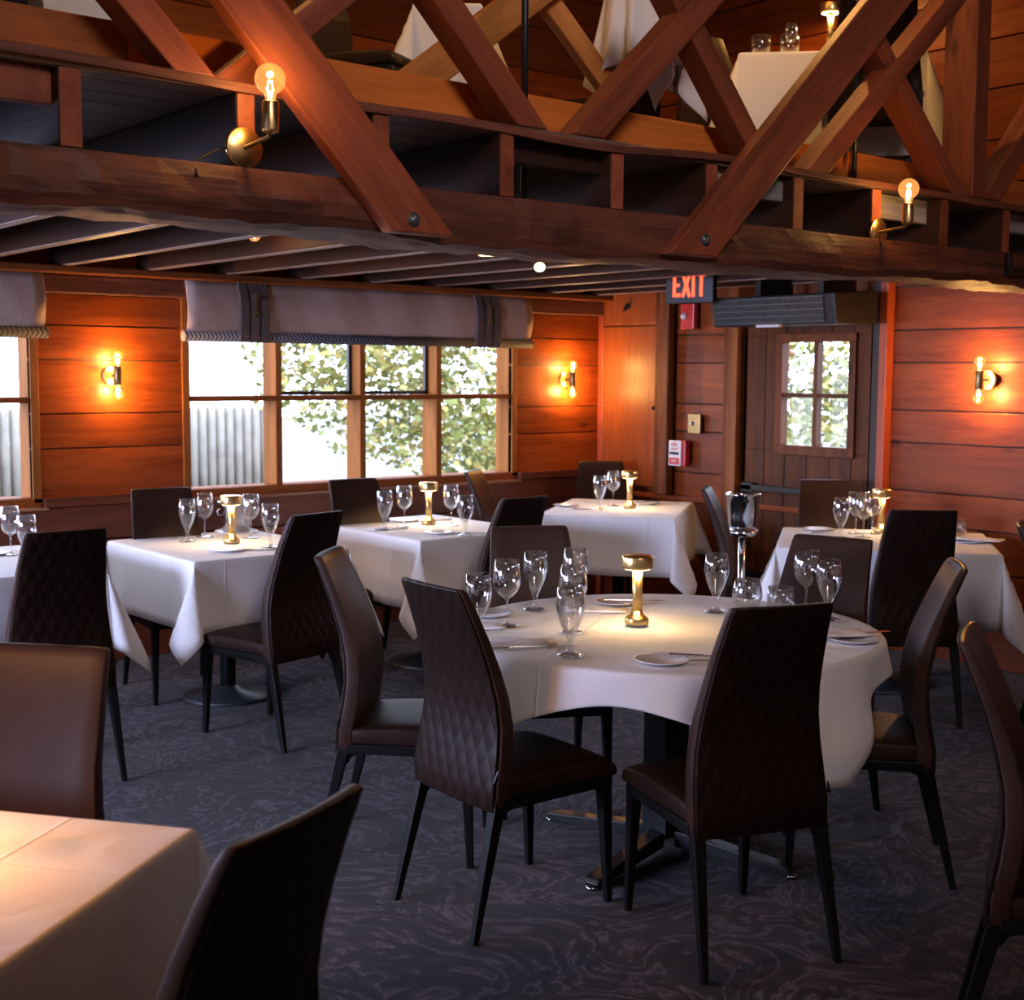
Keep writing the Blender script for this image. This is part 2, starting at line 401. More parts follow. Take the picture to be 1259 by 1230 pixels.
# walls behind and beside the camera, with wide daylight windows
WF=[(-6.2,-3.4,.9,2.1)]
mb=MB(); plank_wall(mb,'x',YS,1,XA,XE,[0,.3,.6,.92,1.2,1.5,1.8,2.1,2.4]+[2.7,3.0,3.3,3.6,3.9,4.2,4.5,4.8,5.2],WF)
wf=struct(mb.build('wall_front', M['wallx']))
WR=[(-1.8,1.2,.9,2.3),(2.6,5.0,.9,2.3)]
mb=MB(); plank_wall(mb,'y',XE,-1,YS,YB,[0,.3,.6,.92,1.2,1.5,1.8,2.1,2.4]+[2.7,3.0,3.3,3.6,3.9,4.2,4.5,4.8,5.2],[])
wr=struct(mb.build('wall_right', M['wally']))

# chair rail on the window wall, plate beam, ledger
r=MB(); 
r.box(XA,XA+.045,YS,.05,.872,.925); r.box(XA,XA+.045,2.55,3.35,.872,.925); r.box(XA,XA+.045,5.80,YB,.872,.925)
struct(r.build('trim_1', M['wains'], bevel=.006))
struct(MB().box(XA,XA+.06,YS,YB,2.0,2.10).build('trim_2', M['chord'], bevel=.01))
struct(MB().box(XA+.0,XA+.16,YS,YB,2.10,2.138).build('trim_3', M['framey'], bevel=.008))
struct(MB().box(XA,XA+.05,YB-.05,YB-.0,0,2.14).build('trim_4', M['redtrim'], bevel=.006))

# windows on the left wall ------------------------------------------------------------------
def window(name, y0,y1,z0,z1, mull, sash):
    e=struct(empty(name,(XA,0,0)))
    # frame in local coords (x: inward +, outward -)
    f=MB(); c=.042
    f.box(-.17,.012,y0-.045,y0,z0-.03,z1+.04); f.box(-.17,.012,y1,y1+.045,z0-.03,z1+.04)
    f.box(-.17,.012,y0,y1,z1,z1+.04)
    for m in mull: f.box(-.16,.0,m-c/2,m+c/2,z0,z1)
    f.build('window_frame', M['frame'], e, bevel=.004)
    g=MB(); g.box(-.17,.012,y0-.045,y1+.045,z0-.05,z0); g.box(-.155,.004,y0,y1,1.425,1.455)
    g.build('window_rail', M['framey'], e, bevel=.004)
    MB().box(-.02,.042,y0-.07,y1+.07,z0-.066,z0-.05).build('window_sill', M['jamby'], e, bevel=.004)
    ys=[y0]+list(mull)+[y1]
    for i in range(len(ys)-1):
        a=ys[i]+(c/2 if i else 0); b=ys[i+1]-(c/2 if i<len(ys)-2 else 0)
        for zz in ((z0,1.425),(1.455,z1)):
            MB().box(-.150,-.146,a,b,zz[0],zz[1]).build('window_pane', M['pane'], e)
        if i in sash:
            s=MB(); w=.022
            s.box(-.12,-.095,a,b,1.457,1.457+w); s.box(-.12,-.095,a,a+w,1.457,z1); s.box(-.12,-.095,b-w,b,1.457,z1)
            so=s.build('sash', M['blackm'], e)
            h=MB(); yc=(a+b)/2; h.box(-.095,-.075,yc-.045,yc+.05,1.468,1.476); h.lathe([(.012,0),(.012,.02)],10,(-.085,yc-.02,1.47))
            h.build('latch', M['blackm'], so)
    return e
window('window_1', W1[0],W1[1],W1[2],W1[3], (3.975,4.565,5.15), (1,2))
window('window_2', W2[0],W2[1],W2[2],W2[3], (.70,1.30,1.90), ())
window('window_3', W4[0],W4[1],W4[2],W4[3], (-2.3,-1.7,-1.1), ())

def blind(y0,y1,straps,label):
    e=empty('roman_blind',(XA+.165,0,2.105))
    m=MB(); n=40; prof=[]
    for i in range(9):
        t=i/8; prof.append((.0+.035*math.sin(PI*t*.95)+.0, -.012-.29*t))
    vs=[];fs=[]
    for k in range(n+1):
        y=y0+(y1-y0)*k/n
        for (x,z) in prof: vs.append((x+.004*math.sin(k*.9)+.003*math.sin(k*2.3+z*20),y,z))
    p=len(prof)
    for k in range(n):
        for i in range(p-1): fs.append((k*p+i,(k+1)*p+i,(k+1)*p+i+1,k*p+i+1))
    m.add(vs,fs,True); o=m.build('fabric', M['blind'], e)
    s=o.modifiers.new('solid','SOLIDIFY'); s.thickness=.006
    t=MB(); t.tube([(.0,y0-.012,-.315),(.0,y1+.012,-.315)],.030,16); t.build('rolled_hem', M['herring'], e)
    MB().tube([(.0,y0-.016,-.315),(.0,y0-.012,-.315)],.031,16).build('hem_end', M['blind'], e)
    for a,b in straps:
        q=MB(); w=b-a
        for (u,v) in ((a,a+w*.28),(a+w*.36,a+w*.64),(b-w*.28,b)):
            q.prism([(.012,-.01),(.046,-.1),(.052,-.2),(.046,-.29),(.036,-.345),(-.03,-.345),(-.02,-.1),(0,-.01)],1,u,v)
        so=q.build('strap', M['strap'], e)
        b2=MB(); c=(a+b)/2
        b2.box(.046,.056,c-.004,c+.004,-.19,-.09)
        for zz in (-.09,-.19):
            pts=[(.056,c+.016*math.cos(k*PI/6),zz+.016*math.sin(k*PI/6)) for k in range(13)]
            b2.tube(pts,.003,6)
        b2.build('buckle', M['brassd'], so)
    tag(e,label,'blind','roman blinds over the windows'); return e
blind(3.305,5.775,((3.62,3.80),(5.30,5.49)),'long taupe roman blind with two buckled straps over the four column window')
blind(-.1,2.525,(),'taupe roman blind with herringbone hem over the window at the left edge')

# right hand wall pieces: plywood hatch, posts, trims
ph=empty('wall_hatch',(-6.69,YB-.035,0))
MB().box(-.27,.262,-.02,0,.82,1.922).build('board', M['panel'], ph, bevel=.004)
MB().box(-.27,.262,-.02,0,1.932,2.33).build('upper_board', M['panel'], ph, bevel=.004)
k=MB(); k.lathe([(.011,0),(.014,.01),(.009,.025)],12); ko=k.build('knob', M['blackm'], ph, loc=(.245,-.02,1.365)); ko.rotation_euler=(PI/2,0,0)
tag(ph,'smooth orange plywood hatch panel in the corner by the window wall','panel')
struct(MB().box(-6.428,-6.37,YB-.075,YB-.03,.78,2.33).build('trim_5', M['door'], bevel=.006))
struct(MB().box(-6.37,-6.285,YB-.10,YB-.03,.78,2.33).build('trim_6', M['jamb'], bevel=.012))
struct(MB().box(-5.83,-5.775,YB-.055,YB-.03,0,2.33).build('trim_7', M['door'], bevel=.004))
struct(MB().box(-5.775,-5.70,YB-.075,YB+.1,0,2.33).build('trim_8', M['jamb'], bevel=.004))
struct(MB().box(-4.69,-4.635,YB-.06,YB+.1,0,2.33).build('trim_9', M['dark'], bevel=.004))
struct(MB().box(-4.635,-4.585,YB-.075,YB-.0,0,2.37).build('trim_10', M['redtrim'], bevel=.006))
struct(MB().box(XA,-4.7,YB-.05,YB-.03,.745,.78).build('trim_11', M['wallx'], bevel=.006))
struct(MB().box(-5.72,-4.62,YB-.05,YB+.1,2.045,2.33).build('trim_12', M['door'], bevel=.004))
struct(MB().box(-5.72,-5.60,YB+.03,YB+.16,0,2.33).build('trim_13', M['dark']))
struct(MB().box(-4.74,-4.60,YB+.03,YB+.16,0,2.33).build('trim_14', M['dark']))
# door
d=struct(empty('door_1',(-5.66,YB+.02,0)))
mb=MB()
xs=[.0,.155,.32,.49,.66,.82,.94]
win=(.262,.838,1.125,1.835)
for a,b in zip(xs[:-1],xs[1:]):
    t=random.random()
    mb.box(a+.003,b-.003,-.045,0,.01,win[2],t); mb.box(a+.003,b-.003,-.045,0,win[3],2.07,t)
    if a<win[0]: mb.box(a+.003,min(b-.003,win[0]),-.045,0,win[2],win[3],t)
    if b>win[1]: mb.box(max(a+.003,win[1]),b-.003,-.045,0,win[2],win[3],t)
mb.build('door_leaf', M['door'], d, bevel=.003)
f=MB(); w=.04
f.box(win[0]-.01,win[0]+w,-.07,0,win[2]+w,win[3]-w); f.box(win[1]-w,win[1]+.01,-.07,0,win[2]+w,win[3]-w)
f.box(win[0]-.012,win[1]+.012,-.072,0,win[2]-.02,win[2]+w); f.box(win[0]-.012,win[1]+.012,-.072,0,win[3]-w,win[3]+.012)
cx=(win[0]+win[1])/2; cz=(win[2]+win[3])/2-.008
f.box(cx-.014,cx+.014,-.06,0,win[2]+w,win[3]-w); f.box(win[0]+w,win[1]-w,-.055,0,cz-.013,cz+.013)
fo=f.build('window_surround', M['door'], d, bevel=.004)
MB().box(win[0]+w,win[1]-w,-.018,-.014,win[2]+w,win[3]-w).build('window_pane', M['pane'], fo)
h=MB(); h.box(.03,.60,-.055,-.045,1.895,1.945); h.build('strap_hinge', M['blackm'], d, bevel=.003)
h=MB(); h.box(.03,.60,-.055,-.045,.30,.35); h.build('strap_hinge', M['blackm'], d, bevel=.003)
h=MB(); h.box(.03,.86,-.115,-.075,.865,.905); h.box(.03,.12,-.115,-.045,.855,.915); h.box(.78,.86,-.115,-.045,.85,.92)
h.build('push_bar', M['blackm'], d, bevel=.006)

# ------------------------------------------------------------------ mezzanine
XF=-3.27
jy=[-4.0,-3.53,-3.06,-2.59,-2.12,-1.6,-1.08,-.6,-.13,.34,.81,1.28,1.75,2.19,2.65,3.12,3.58,4.06,4.55,5.03,5.50,5.98,6.40]
for i,y in enumerate(jy):
    w=.056+.008*random.random(); dy=random.uniform(-.01,.01)
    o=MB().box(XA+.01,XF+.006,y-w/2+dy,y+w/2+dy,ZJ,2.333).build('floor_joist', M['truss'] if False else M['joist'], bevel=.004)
    MB().box(XF+.0061,XF+.0095,y-w/2+dy+.003,y+w/2+dy-.003,ZJ+.003,2.331).build('joist_end', M['truss'], o)
    MB().box(XA+.17,XF-.33,y-w/2+dy+.004,y+w/2+dy-.004,ZJ-.0035,ZJ-.0002).build('lit_underside', M['edging'], o)  # thin pale strip painting in window light under the joist
    tag(o,'dark timber joist running from the window wall to the truss beam under the mezzanine','joist','joists under the mezzanine floor')
dk=MB()
x=XA+.02
while x<XF-.02:
    dk.box(x,min(x+.14,XF+.006)-.004,YS,YB-.04,2.335,2.362); x+=.14
struct(dk.build('mezzanine_floor', M['deck'], bevel=.002))
# nosing board along the deck edge, slightly sagging
nb=MB(); n=60
vs=[];fs=[]
for k in range(n+1):
    y=YS+(YB-.04-YS)*k/n; s=.006*math.sin(y*2.1)+.004*math.sin(y*5.3+1)-.016*math.exp(-((y-3.0)/.35)**2)
    for (x,z) in ((XF-.04,2.366),(XF+.018,2.364),(XF+.02,2.338),(XF-.04,2.336)): vs.append((x,y,z+s*(1 if x>XF else .3)))
for k in range(n):
    for i in range(4): fs.append((k*4+i,(k+1)*4+i,(k+1)*4+(i+1)%4,k*4+(i+1)%4))
fs += [(0,1,2,3),(n*4+3,n*4+2,n*4+1,n*4)]
nb.add(vs,fs); 
o=nb.build('nosing_board', M['chord'], bevel=.003); tag(o,'thin timeworn board capping the front edge of the mezzanine floor','board')
kb=MB()
for a,b in ((YS,-.2),(-.2,1.51),(1.51,4.62),(4.62,YB-.04)): kb.box(-3.49,-3.45,a+.002,b-.002,2.364,2.512)
o=kb.build('kick_board', M['knee'], bevel=.004); tag(o,'orange stained kick board standing along the mezzanine edge behind the diagonals','board')
for i,(a,b,m,x,z0,lb) in enumerate(((.84,1.25,'truss',-3.30,2.245,'reddish board blocking the gap between two joist ends at the left edge'),
        (2.68,3.09,'joist',-3.31,2.255,'dark board blocking the gap between joist ends at the vertical rod'),
        (3.61,4.03,'grey_wood',-3.31,2.245,'grey weathered block behind the foot of the long right diagonal'),
        (4.58,5.0,'grey_wood',-3.33,2.235,'pale grey grained block just behind the right brass bulb sconce'),
        (5.53,5.95,'grey_wood',-3.33,2.245,'grey block between joist ends near the right edge'))):
    o=MB().box(x-.04,x,a,b,z0,2.333).build('blocking_board', M[m], bevel=.004); tag(o,lb,'board','blocking boards between joist ends')
# bottom chord, hand hewn
ch=MB(); n=170; vs=[]; fs=[]
y0,y1=-2.5,YB-.04
ring=[(-3.245,2.138),(-3.236,2.10),(-3.232,2.06),(-3.234,2.02),(-3.25,1.992),(-3.32,1.985),(-3.42,1.99),(-3.53,1.992),(-3.575,2.01),(-3.58,2.07),(-3.575,2.135),(-3.4,2.138)]
rnd=[[random.uniform(-1,1) for _ in range(n+1)] for _ in ring]
for k in range(n+1):
    y=y0+(y1-y0)*k/n
    adz=.012*math.sin(y*1.3+.4)
    facet=.005*round(math.sin(y*4.1)+math.sin(y*9.7)*.6)
    for j,(x,z) in enumerate(ring):
        q=rnd[j][k]*.0035+rnd[j][k//4]*.004
        low = j in (3,4,5,6,7)
        vs.append((x+facet*(1 if j<5 else .3)+q, y, min(z+(adz+q if low else 0)+(facet if low else 0), 2.1385)))
m=len(ring)
for k in range(n):
    for i in range(m): fs.append((k*m+i,(k+1)*m+i,(k+1)*m+(i+1)%m,k*m+(i+1)%m))
fs += [tuple(range(m)), tuple(n*m+i for i in range(m))[::-1]]
ch.add(vs,fs,False,.5); o=ch.build('truss_beam', M['chord'])
tag(o,'long rough hewn timber beam crossing the room under the mezzanine edge','beam')
def timber(name, A, B, w, th, xf, mat, label, cat='brace', group=None, cutA=None, cutB=None, bolt=None):
    """member in the plane x=xf from A to B (y,z centres), width w in plane, th deep away from the room"""
    A=Vector((0,)+A); B=Vector((0,)+B); L=(B-A).length; u=(B-A).normalized()
    e=MB(); hw=w/2
    sl = u.y/u.z if abs(u.z)>.2 else 0
    # horizontal cut at the foot
    c0 = hw*sl if cutA else 0
    poly=[(0+c0,-hw),(L,-hw),(L,hw),(0-c0,hw)]
    vs=[]
    for X in (0,-th):
        for (a,b) in poly: vs.append((a,b,X))
    e.add(vs,[(0,1,2,3),(7,6,5,4),(0,4,5,1),(1,5,6,2),(2,6,7,3),(3,7,4,0)])
    o=e.build(name, M[mat], bevel=.006)
    n=Vector((1,0,0)); v=n.cross(u)
    mtx=Matrix(((u.x,v.x,n.x,xf),(u.y,v.y,n.y,A.y),(u.z,v.z,n.z,A.z),(0,0,0,1)))
    o.matrix_world=mtx
    tag(o,label,cat,group)
    if bolt:
        b=MB().lathe([(.021,0),(.021,.005),(.0125,.006),(.0125,.016),(.009,.02)],14)
        bo=b.build('bolt', M['dark'] if False else M['greym'], o, loc=(bolt,0,0))
    return o
BR='braces of the timber truss'
timber('truss_brace',(2.281,1.995),(1.22,3.09),.160,.052,-3.183,'truss','wide red diagonal timber bolted to the beam right of the left bulb sconce',group=BR,cutA=1,bolt=.055)
timber('truss_brace',(3.41,2.002),(5.17,3.69),.165,.052,-3.183,'truss','long wide diagonal timber bolted to the beam above the exit sign, rising right',group=BR,cutA=1,bolt=.08)
def br(A,B,w,mat,label,x=-3.275,th=.10): timber('truss_brace',A,B,w,th,x,mat,label,group=BR,cutA=1)
br((1.622,2.366),(1.19,2.79),.084,'truss','narrow red diagonal standing on the deck edge at upper left')
br((1.745,2.368),(2.42,2.93),.076,'truss','diagonal rising right behind the wide left timber',x=-3.32,th=.07)
br((2.77,2.366),(2.14,2.99),.089,'truss','dark sided diagonal that leans left toward the vertical rod foot')
br((3.006,2.366),(3.80,3.12),.098,'truss','reddish diagonal rising right from beside the vertical rod foot')
br((3.90,2.37),(3.31,3.03),.086,'truss','diagonal falling right to meet the long timber behind its lower half',x=-3.29)
br((4.19,2.366),(5.12,3.20),.088,'truss','diagonal rising right behind the upper half of the long right timber')
br((5.185,2.366),(4.50,2.99),.078,'truss','diagonal with flat face crossing above the right bulb sconce',x=-3.29,th=.11)
timber('truss_post',(5.30,2.366),(5.29,3.5),.104,.16,-3.275,'truss','square upright truss post at the right with a dark broad side','post',cutA=1)
br((5.40,2.366),(6.1,3.10),.10,'truss','diagonal at the right edge rising from the foot of the upright post')
timber('truss_brace',(2.55,2.47),(3.36,3.07),.12,.05,-3.80,'pine','honey coloured timber rising right, behind the truss at top centre',group=BR)
timber('truss_brace',(3.74,2.64),(3.15,3.14),.085,.05,-3.86,'pine','honey coloured grained timber leaning left behind the truss at top centre',group=BR)
timber('truss_brace',(.95,2.40),(1.33,2.74),.12,.05,-3.42,'deck','grey brown brace crossing the upper left corner',group=BR)
for (y,z0,z1,lb) in ((2.835,2.139,3.4,'thin black steel rod standing left of the crossing honey timbers'),(4.58,2.30,3.4,'thin dark steel rod above the right bulb sconce')):
    o=MB().tube([(-3.40,y,z0),(-3.40,y,z1)],.0115,12).build('tie_rod', M['blackm']); tag(o,lb,'rod','tie rods')

# ------------------------------------------------------------------ light fittings
def globe_bulb(parent, loc, r=.04, up=1, power=3.0, fil='fil', lightp=True, seg=20):
    b=MB(); pr=[]
    pr=[(.013,0),(.014,.012)]+[(r*math.sin(a),.012+r*.98-r*math.cos(a)*1.0+.006) for a in [PI*(.14+.86*i/11) for i in range(12)]]
    pr[-1]=(.0006,pr[-1][1])
    b.lathe(pr,seg,cap=False); o=b.build('bulb', M['bulb'], parent, loc=loc)
    if up<0: o.rotation_euler=(PI,0,0)
    f=MB()
    for k in range(4):
        a=k*PI/2; f.tube([(.003*math.cos(a),.003*math.sin(a),.015),(.010*math.cos(a),.010*math.sin(a),r*.8),(.005*math.cos(a+.7),.005*math.sin(a+.7),r*1.35)],.0011,5)
    f.build('filament', M[fil], o)
    if lightp:
        lamp('POINT','bulb_light',(0,0,r*1.02),power,WARM,o,shadow_soft_size=.014)
    return o
def wall_sconce(loc, rz, label):
    e=empty('wall_sconce',loc,rz)   # local -y... faces +x
    d=MB().lathe([(.052,0),(.055,.004),(.055,.012),(.05,.016)],28); do=d.build('wall_plate', M['brass'], e); do.rotation_euler=(0,PI/2,0)
    MB().tube([(.01,0,0),(.085,0,0)],.006,10).build('arm', M['brassd'], e)
    MB().lathe([(.019,-.052),(.0205,-.05),(.0205,.05),(.019,.052)],20,(.085,0,0)).build('socket', M['brassd'], e)
    globe_bulb(e,(.085,0,.052),.030,1,POWER_SC,'fil'); globe_bulb(e,(.085,0,-.052),.030,-1,POWER_SC,'fil')
    tag(e,label,'sconce','double bulb wall sconces'); return e
POWER_SC=14
wall_sconce((XA+.0,2.945,1.57),0,'two bulb brass sconce between the two left windows')
wall_sconce((XA+.0,6.235,1.555),0,'two bulb brass sconce between the long window and the corner')
wall_sconce((-3.965,YB-.03,1.575),-PI/2,'two bulb brass sconce on the planks right of the door')
def beam_sconce(loc, label):
    e=empty('beam_sconce',loc)
    do=MB().lathe([(.052,0),(.054,.003),(.054,.012),(.052,.015)],32).build('round_plate', M['brass'], e); do.rotation_euler=(0,PI/2,0)
    MB().tube([(.015,0,.0),(.13,.005,.012),(.14,.006,.03)],.0065,10).build('arm', M['brassd'], e)
    MB().lathe([(.010,0),(.021,.004),(.022,.01),(.022,.078),(.020,.082)],20,(.14,.006,.02)).build('socket', M['brass'], e)
    globe_bulb(e,(.14,.006,.10),.040,1,3.2,'filamb')
    tag(e,label,'sconce','single bulb sconces on the truss'); return e
s1=beam_sconce((-3.262,1.745,2.19),'brass disc sconce with globe bulb on the truss at upper left')
MB().tube([(.0,-.04,.0),(.0,-.09,-.02),(-.0,-.14,-.05),(.035,-.15,-.09)],.0035,6).build('cord', M['blackm'], s1)
beam_sconce((-3.262,4.55,2.165),'brass disc sconce with globe bulb on the truss at right, above the heater')
def spot(loc, label, rz=0, bulb=True):
    e=empty('ceiling_spotlight',loc,rz)
    MB().lathe([(.035,-.012),(.035,0)],18).build('mount', M['blackm'], e)
    MB().tube([(0,0,-.01),(0,0,-.05)],.006,8).build('stem', M['blackm'], e)
    c=MB().lathe([(.012,.05),(.028,.04),(.030,-.03),(.026,-.032)],18).build('can', M['blackm'], e, loc=(0,0,-.07)); c.rotation_euler=Vector((.62,-.50,-.6)).to_track_quat('-Z','Y').to_euler()
    MB().lathe([(.0005,-.034),(.024,-.034),(.024,-.030)],16,cap=False).build('lens', M['spotem'], c)
    tag(e,label,'spotlight','spotlights under the mezzanine'); return e
s=spot((-4.46,3.80,2.14),'small black spotlight lit under the mezzanine, right of the long window blind')
s.location=(-4.46,3.81,2.333-.19)
lamp('SPOT','spot_beam',(0,0,-.13),9,(1,.75,.45),s,spot_size=1.3,spot_blend=.6,shadow_soft_size=.02)
e=empty('ceiling_bulb',(-5.38,2.93,2.28)); MB().lathe([(.018,-.03),(.018,.02),(.04,.025),(.04,.053)],16).build('mount', M['blackm'], e)
globe_bulb(e,(0,0,-.03),.03,-1,2.2,'fil'); tag(e,'bare glowing bulb between joists above the long blind, left of centre','bulb')
e=empty('joist_glow_can',(-4.86,3.84,2.333)); MB().lathe([(.045,-.20),(.05,-.19),(.05,-.12),(.015,-.10),(.015,0)],18,cap=True).build('can', M['red'], e);  # red can paints in a joist side lit by a bulb
MB().lathe([(.0005,-.2015),(.042,-.2015)],16,cap=False).build('lens', M['spotem'], e)
tag(e,'small red can standing in for a joist side lit by a bulb, beside the black spotlight','light')

# table lamp
def make_table_lamp():
    e=empty('table_lamp')
    rip=lambda a,z: 1+.018*math.cos(16*a)
    MB().lathe([(.038,0),(.040,.002),(.040,.020),(.037,.024),(.025,.031),(.0185,.046)],32).build('base', M['brass'], e)
    MB().lathe([(.0185,.038),(.0165,.10),(.0175,.186)],24,rip=lambda a,z:1+.05*math.cos(10*a)).build('column', M['brass'], e)
    MB().lathe([(.010,.1865),(.044,.187),(.0505,.190),(.052,.196),(.052,.226),(.050,.231),(.012,.233),(.006,.232)],40,rip=rip).build('lamp_head', M['brass'], e)
    MB().lathe([(.021,.1862),(.043,.1862)],32,cap=False).build('diffuser', M['glow'], e)
    for k in range(3):
        a=2*PI*k/3+.3
        lamp('SPOT','lamp_light',(.034*math.cos(a),.034*math.sin(a),.184),LAMPW,(1,.60,.24),e,spot_size=2.75,spot_blend=.5,shadow_soft_size=.009)
    return e
LAMPW=2.0
TZ=.762
lamp0=make_table_lamp(); used=[0]
def table_lamp(loc,label,rz=0):
    o=place(lamp0,used[0],loc,rz); used[0]=1; tag(o,label,'lamp','cordless brass table lamps'); return o
table_lamp((-3.156,3.138,TZ),'brass table lamp glowing at the middle of the round table')
table_lamp((-5.888,3.063,TZ),'brass table lamp before the ice bucket on the left square table')
table_lamp((-5.974,4.311,TZ),'brass table lamp between four glasses on the table under the window')
table_lamp((-5.96,5.846,TZ),'brass table lamp on the white table in the corner')
table_lamp((-4.234,6.031,TZ),'brass table lamp on the table by the door, partly behind a chair')
fl=table_lamp((-2.40,.62,TZ),'brass table lamp on the foreground table, unseen beyond the left edge')  # unseen lamp put in for the warm light on this table
for ch in list(fl.children):
    if ch.type=='LIGHT': ch.data=ch.data.copy(); ch.data.energy=2.6; ch.data.color=(1,.40,.10)
table_lamp((-4.14,5.36,3.137),'brass table lamp shining on the upstairs table')

# ------------------------------------------------------------------ tables and cloths
def pedestal(c, style, half, label, rz=0, top=.745, z0=0):
    e=empty('dining_table',(c[0],c[1],z0),rz)
    if style=='round': MB().lathe([(half[0]-.01,top-.03),(half[0],top-.025),(half[0],top)],48).build('tabletop', M['dark'], e)
    else: MB().box(-half[0],half[0],-half[1],half[1],top-.03,top).build('tabletop', M['dark'], e, bevel=.004)
    if style=='round':
        MB().box(-.055,.055,-.055,.055,.05,top-.03).build('column', M['blackm'], e, bevel=.006)
        for a in (15,105,195,285):
            f=MB(); f.prism([(.05,.02),(.45,.008),(.47,.02),(.46,.035),(.05,.075)],1,-.028,.028)
            fo=f.build('foot', M['blackm'], e, bevel=.004); fo.rotation_euler=(0,0,math.radians(a))
            MB().box(.05,.46,-.012,.012,.052,.054).build('rail', M['brassd'], fo) if False else None
            MB().lathe([(.02,0),(.02,.012)],12,(.46,0,0)).build('glide', M['steel'], fo)
    else:
        MB().lathe([(.038,.03),(.038,top-.03)],20).build('column', M['blackm'], e)
        MB().lathe([(.215,0),(.22,.008),(.21,.018),(.07,.034),(.045,.06)],40).build('base', M['greym'], e)
    tag(e,label,'table','square dining tables' if style!='round' else None); return e
def wave(s,seed,k=1.0): return math.sin(s*9*k+seed)+.6*math.sin(s*17*k+seed*2.3)+.3*math.sin(s*31*k+seed*.7)
def hang_profile(h, r=.012):
    """outward offset and drop for arc length h past the edge"""
    q=r*PI/2
    if h<q: t=h/r; return r*math.sin(t), r*(1-math.cos(t))
    return r, r+(h-q)
def square_cloth(c, rz, a, b, drop, label, z=.746, seed=0, flare=.05, group='white tablecloths', bias=(1,1,1,1)):
    m=MB()
    def axis(h, d):
        out=[h+d*t for t in (1,.86,.72,.58,.45,.33,.22,.13,.08,.055,.035,.022,.012,.005)]
        inn=[h*t for t in (1,.96,.85,.7,.5,.3,.1)]
        p=out+inn; return [-v for v in p]+[v for v in p[::-1]]
    U=axis(a,drop); V=axis(b,drop); vs=[]
    for u in U:
        for v in V:
            du=max(abs(u)-a,0); dv=max(abs(v)-b,0); su=1 if u>0 else -1; sv=1 if v>0 else -1
            x=max(-a,min(a,u)); y=max(-b,min(b,v)); zz=0
            if du>0 and dv==0:
                o,dn=hang_profile(du); w=wave(v,seed+su)*.010*(du/drop)
                x+=su*(o+flare*dn+w); zz=-dn*math.sqrt(1-flare**2)
            elif dv>0 and du==0:
                o,dn=hang_profile(dv); w=wave(u,seed+3*sv)*.010*(dv/drop)
                y+=sv*(o+flare*dn+w); zz=-dn*math.sqrt(1-flare**2)
            elif du>0 and dv>0:
                r_=math.hypot(du,dv); t=math.atan2(dv,du)/(PI/2)
                o,dn=hang_profile(r_)
                # corner fold: the quarter fan gathers into a loose hanging pleat
                A=.30*math.sin(PI*t)**1.1; B=.36*math.sin(2*PI*t)
                dg=(A+flare*(1-abs(2*t-1))); s2=math.sqrt(.5)
                ox=s2*dg*su + (-B*.5)*su + flare*su*(1-t)*.9
                oy=s2*dg*sv + ( B*.5)*sv + flare*sv*t*.9
                # fold leans back along the faces
                nrm=math.sqrt(ox*ox+oy*oy); nrm=min(nrm,.85)
                wx=wave(b*sv,seed+su)*.010*(1-t)*(du/drop); wy=wave(a*su,seed+3*sv)*.010*t*(dv/drop)
                e=o/max(r_,1e-6)
                x+=su*o*(1-t)**.5+su*wx+ox*dn; y+=sv*o*t**.5+sv*wy+oy*dn; zz=-dn*math.sqrt(1-nrm*nrm)
            vs.append((x,y,zz))
    n=len(V); fs=[]
    for i in range(len(U)-1):
        for j in range(n-1): fs.append((i*n+j,(i+1)*n+j,(i+1)*n+j+1,i*n+j+1))
    m.add(vs,fs,True); o=m.build('tablecloth', M['cloth'])
    o.location=(c[0],c[1],z+.008); o.rotation_euler=(0,0,rz)
    s=o.modifiers.new('solid','SOLIDIFY'); s.thickness=.003
    tag(o,label,'tablecloth',group); return o
def round_cloth(c, R, S, label, z=.746, rz=0, group='white tablecloths', amp=.05, f0=.10, f1=.22, rmax=1.5):
    m=MB(); seg=144; fr=[.02,.3,.6,.85,.97]; vs=[(0,0,0)]; rows=[]
    hs=[.004,.010,.018,.03]
    for f in fr: rows.append([(R*f*math.cos(2*PI*k/seg),R*f*math.sin(2*PI*k/seg),0) for k in range(seg)])
    for i in range(15):
        row=[]
        for k in range(seg):
            a=2*PI*k/seg; rm=min(S/max(abs(math.cos(a)),abs(math.sin(a))),S*rmax); H=rm-R
            h=hs[i] if i<4 else .03+(H-.03)*(i-3)/11
            o,dn=hang_profile(h)
            fold=(math.sin(a*9+.6)+.5*math.sin(a*14+2))*amp*(h/.45)**1.3
            corner=(abs(math.sin(2*a)))**3
            fl=f0+f1*corner
            x=R+o+dn*fl+fold
            row.append((x*math.cos(a),x*math.sin(a),-dn*math.sqrt(1-fl*fl)))
        rows.append(row)
    for r_ in rows: vs+=r_
    fs=[(0,1+k,1+(k+1)%seg) for k in range(seg)]
    for i in range(len(rows)-1):
        for k in range(seg):
            k2=(k+1)%seg; fs.append((1+i*seg+k,1+(i+1)*seg+k,1+(i+1)*seg+k2,1+i*seg+k2))
    m.add(vs,fs,True); o=m.build('tablecloth', M['cloth']); o.location=(c[0],c[1],z+.008); o.rotation_euler=(0,0,rz)
    s=o.modifiers.new('solid','SOLIDIFY'); s.thickness=.003
    tag(o,label,'tablecloth',group); return o
R=math.radians
TR=(-3.07,3.20)
pedestal(TR,'round',(.68,),'round dining table on a black column with splayed metal feet',rz=0)
round_cloth(TR,.69,.80,'white cloth hanging in long points from the large round table',rz=R(33),rmax=1.30,amp=.07)
T1=(-5.892,3.035); T2=(-5.925,4.27)
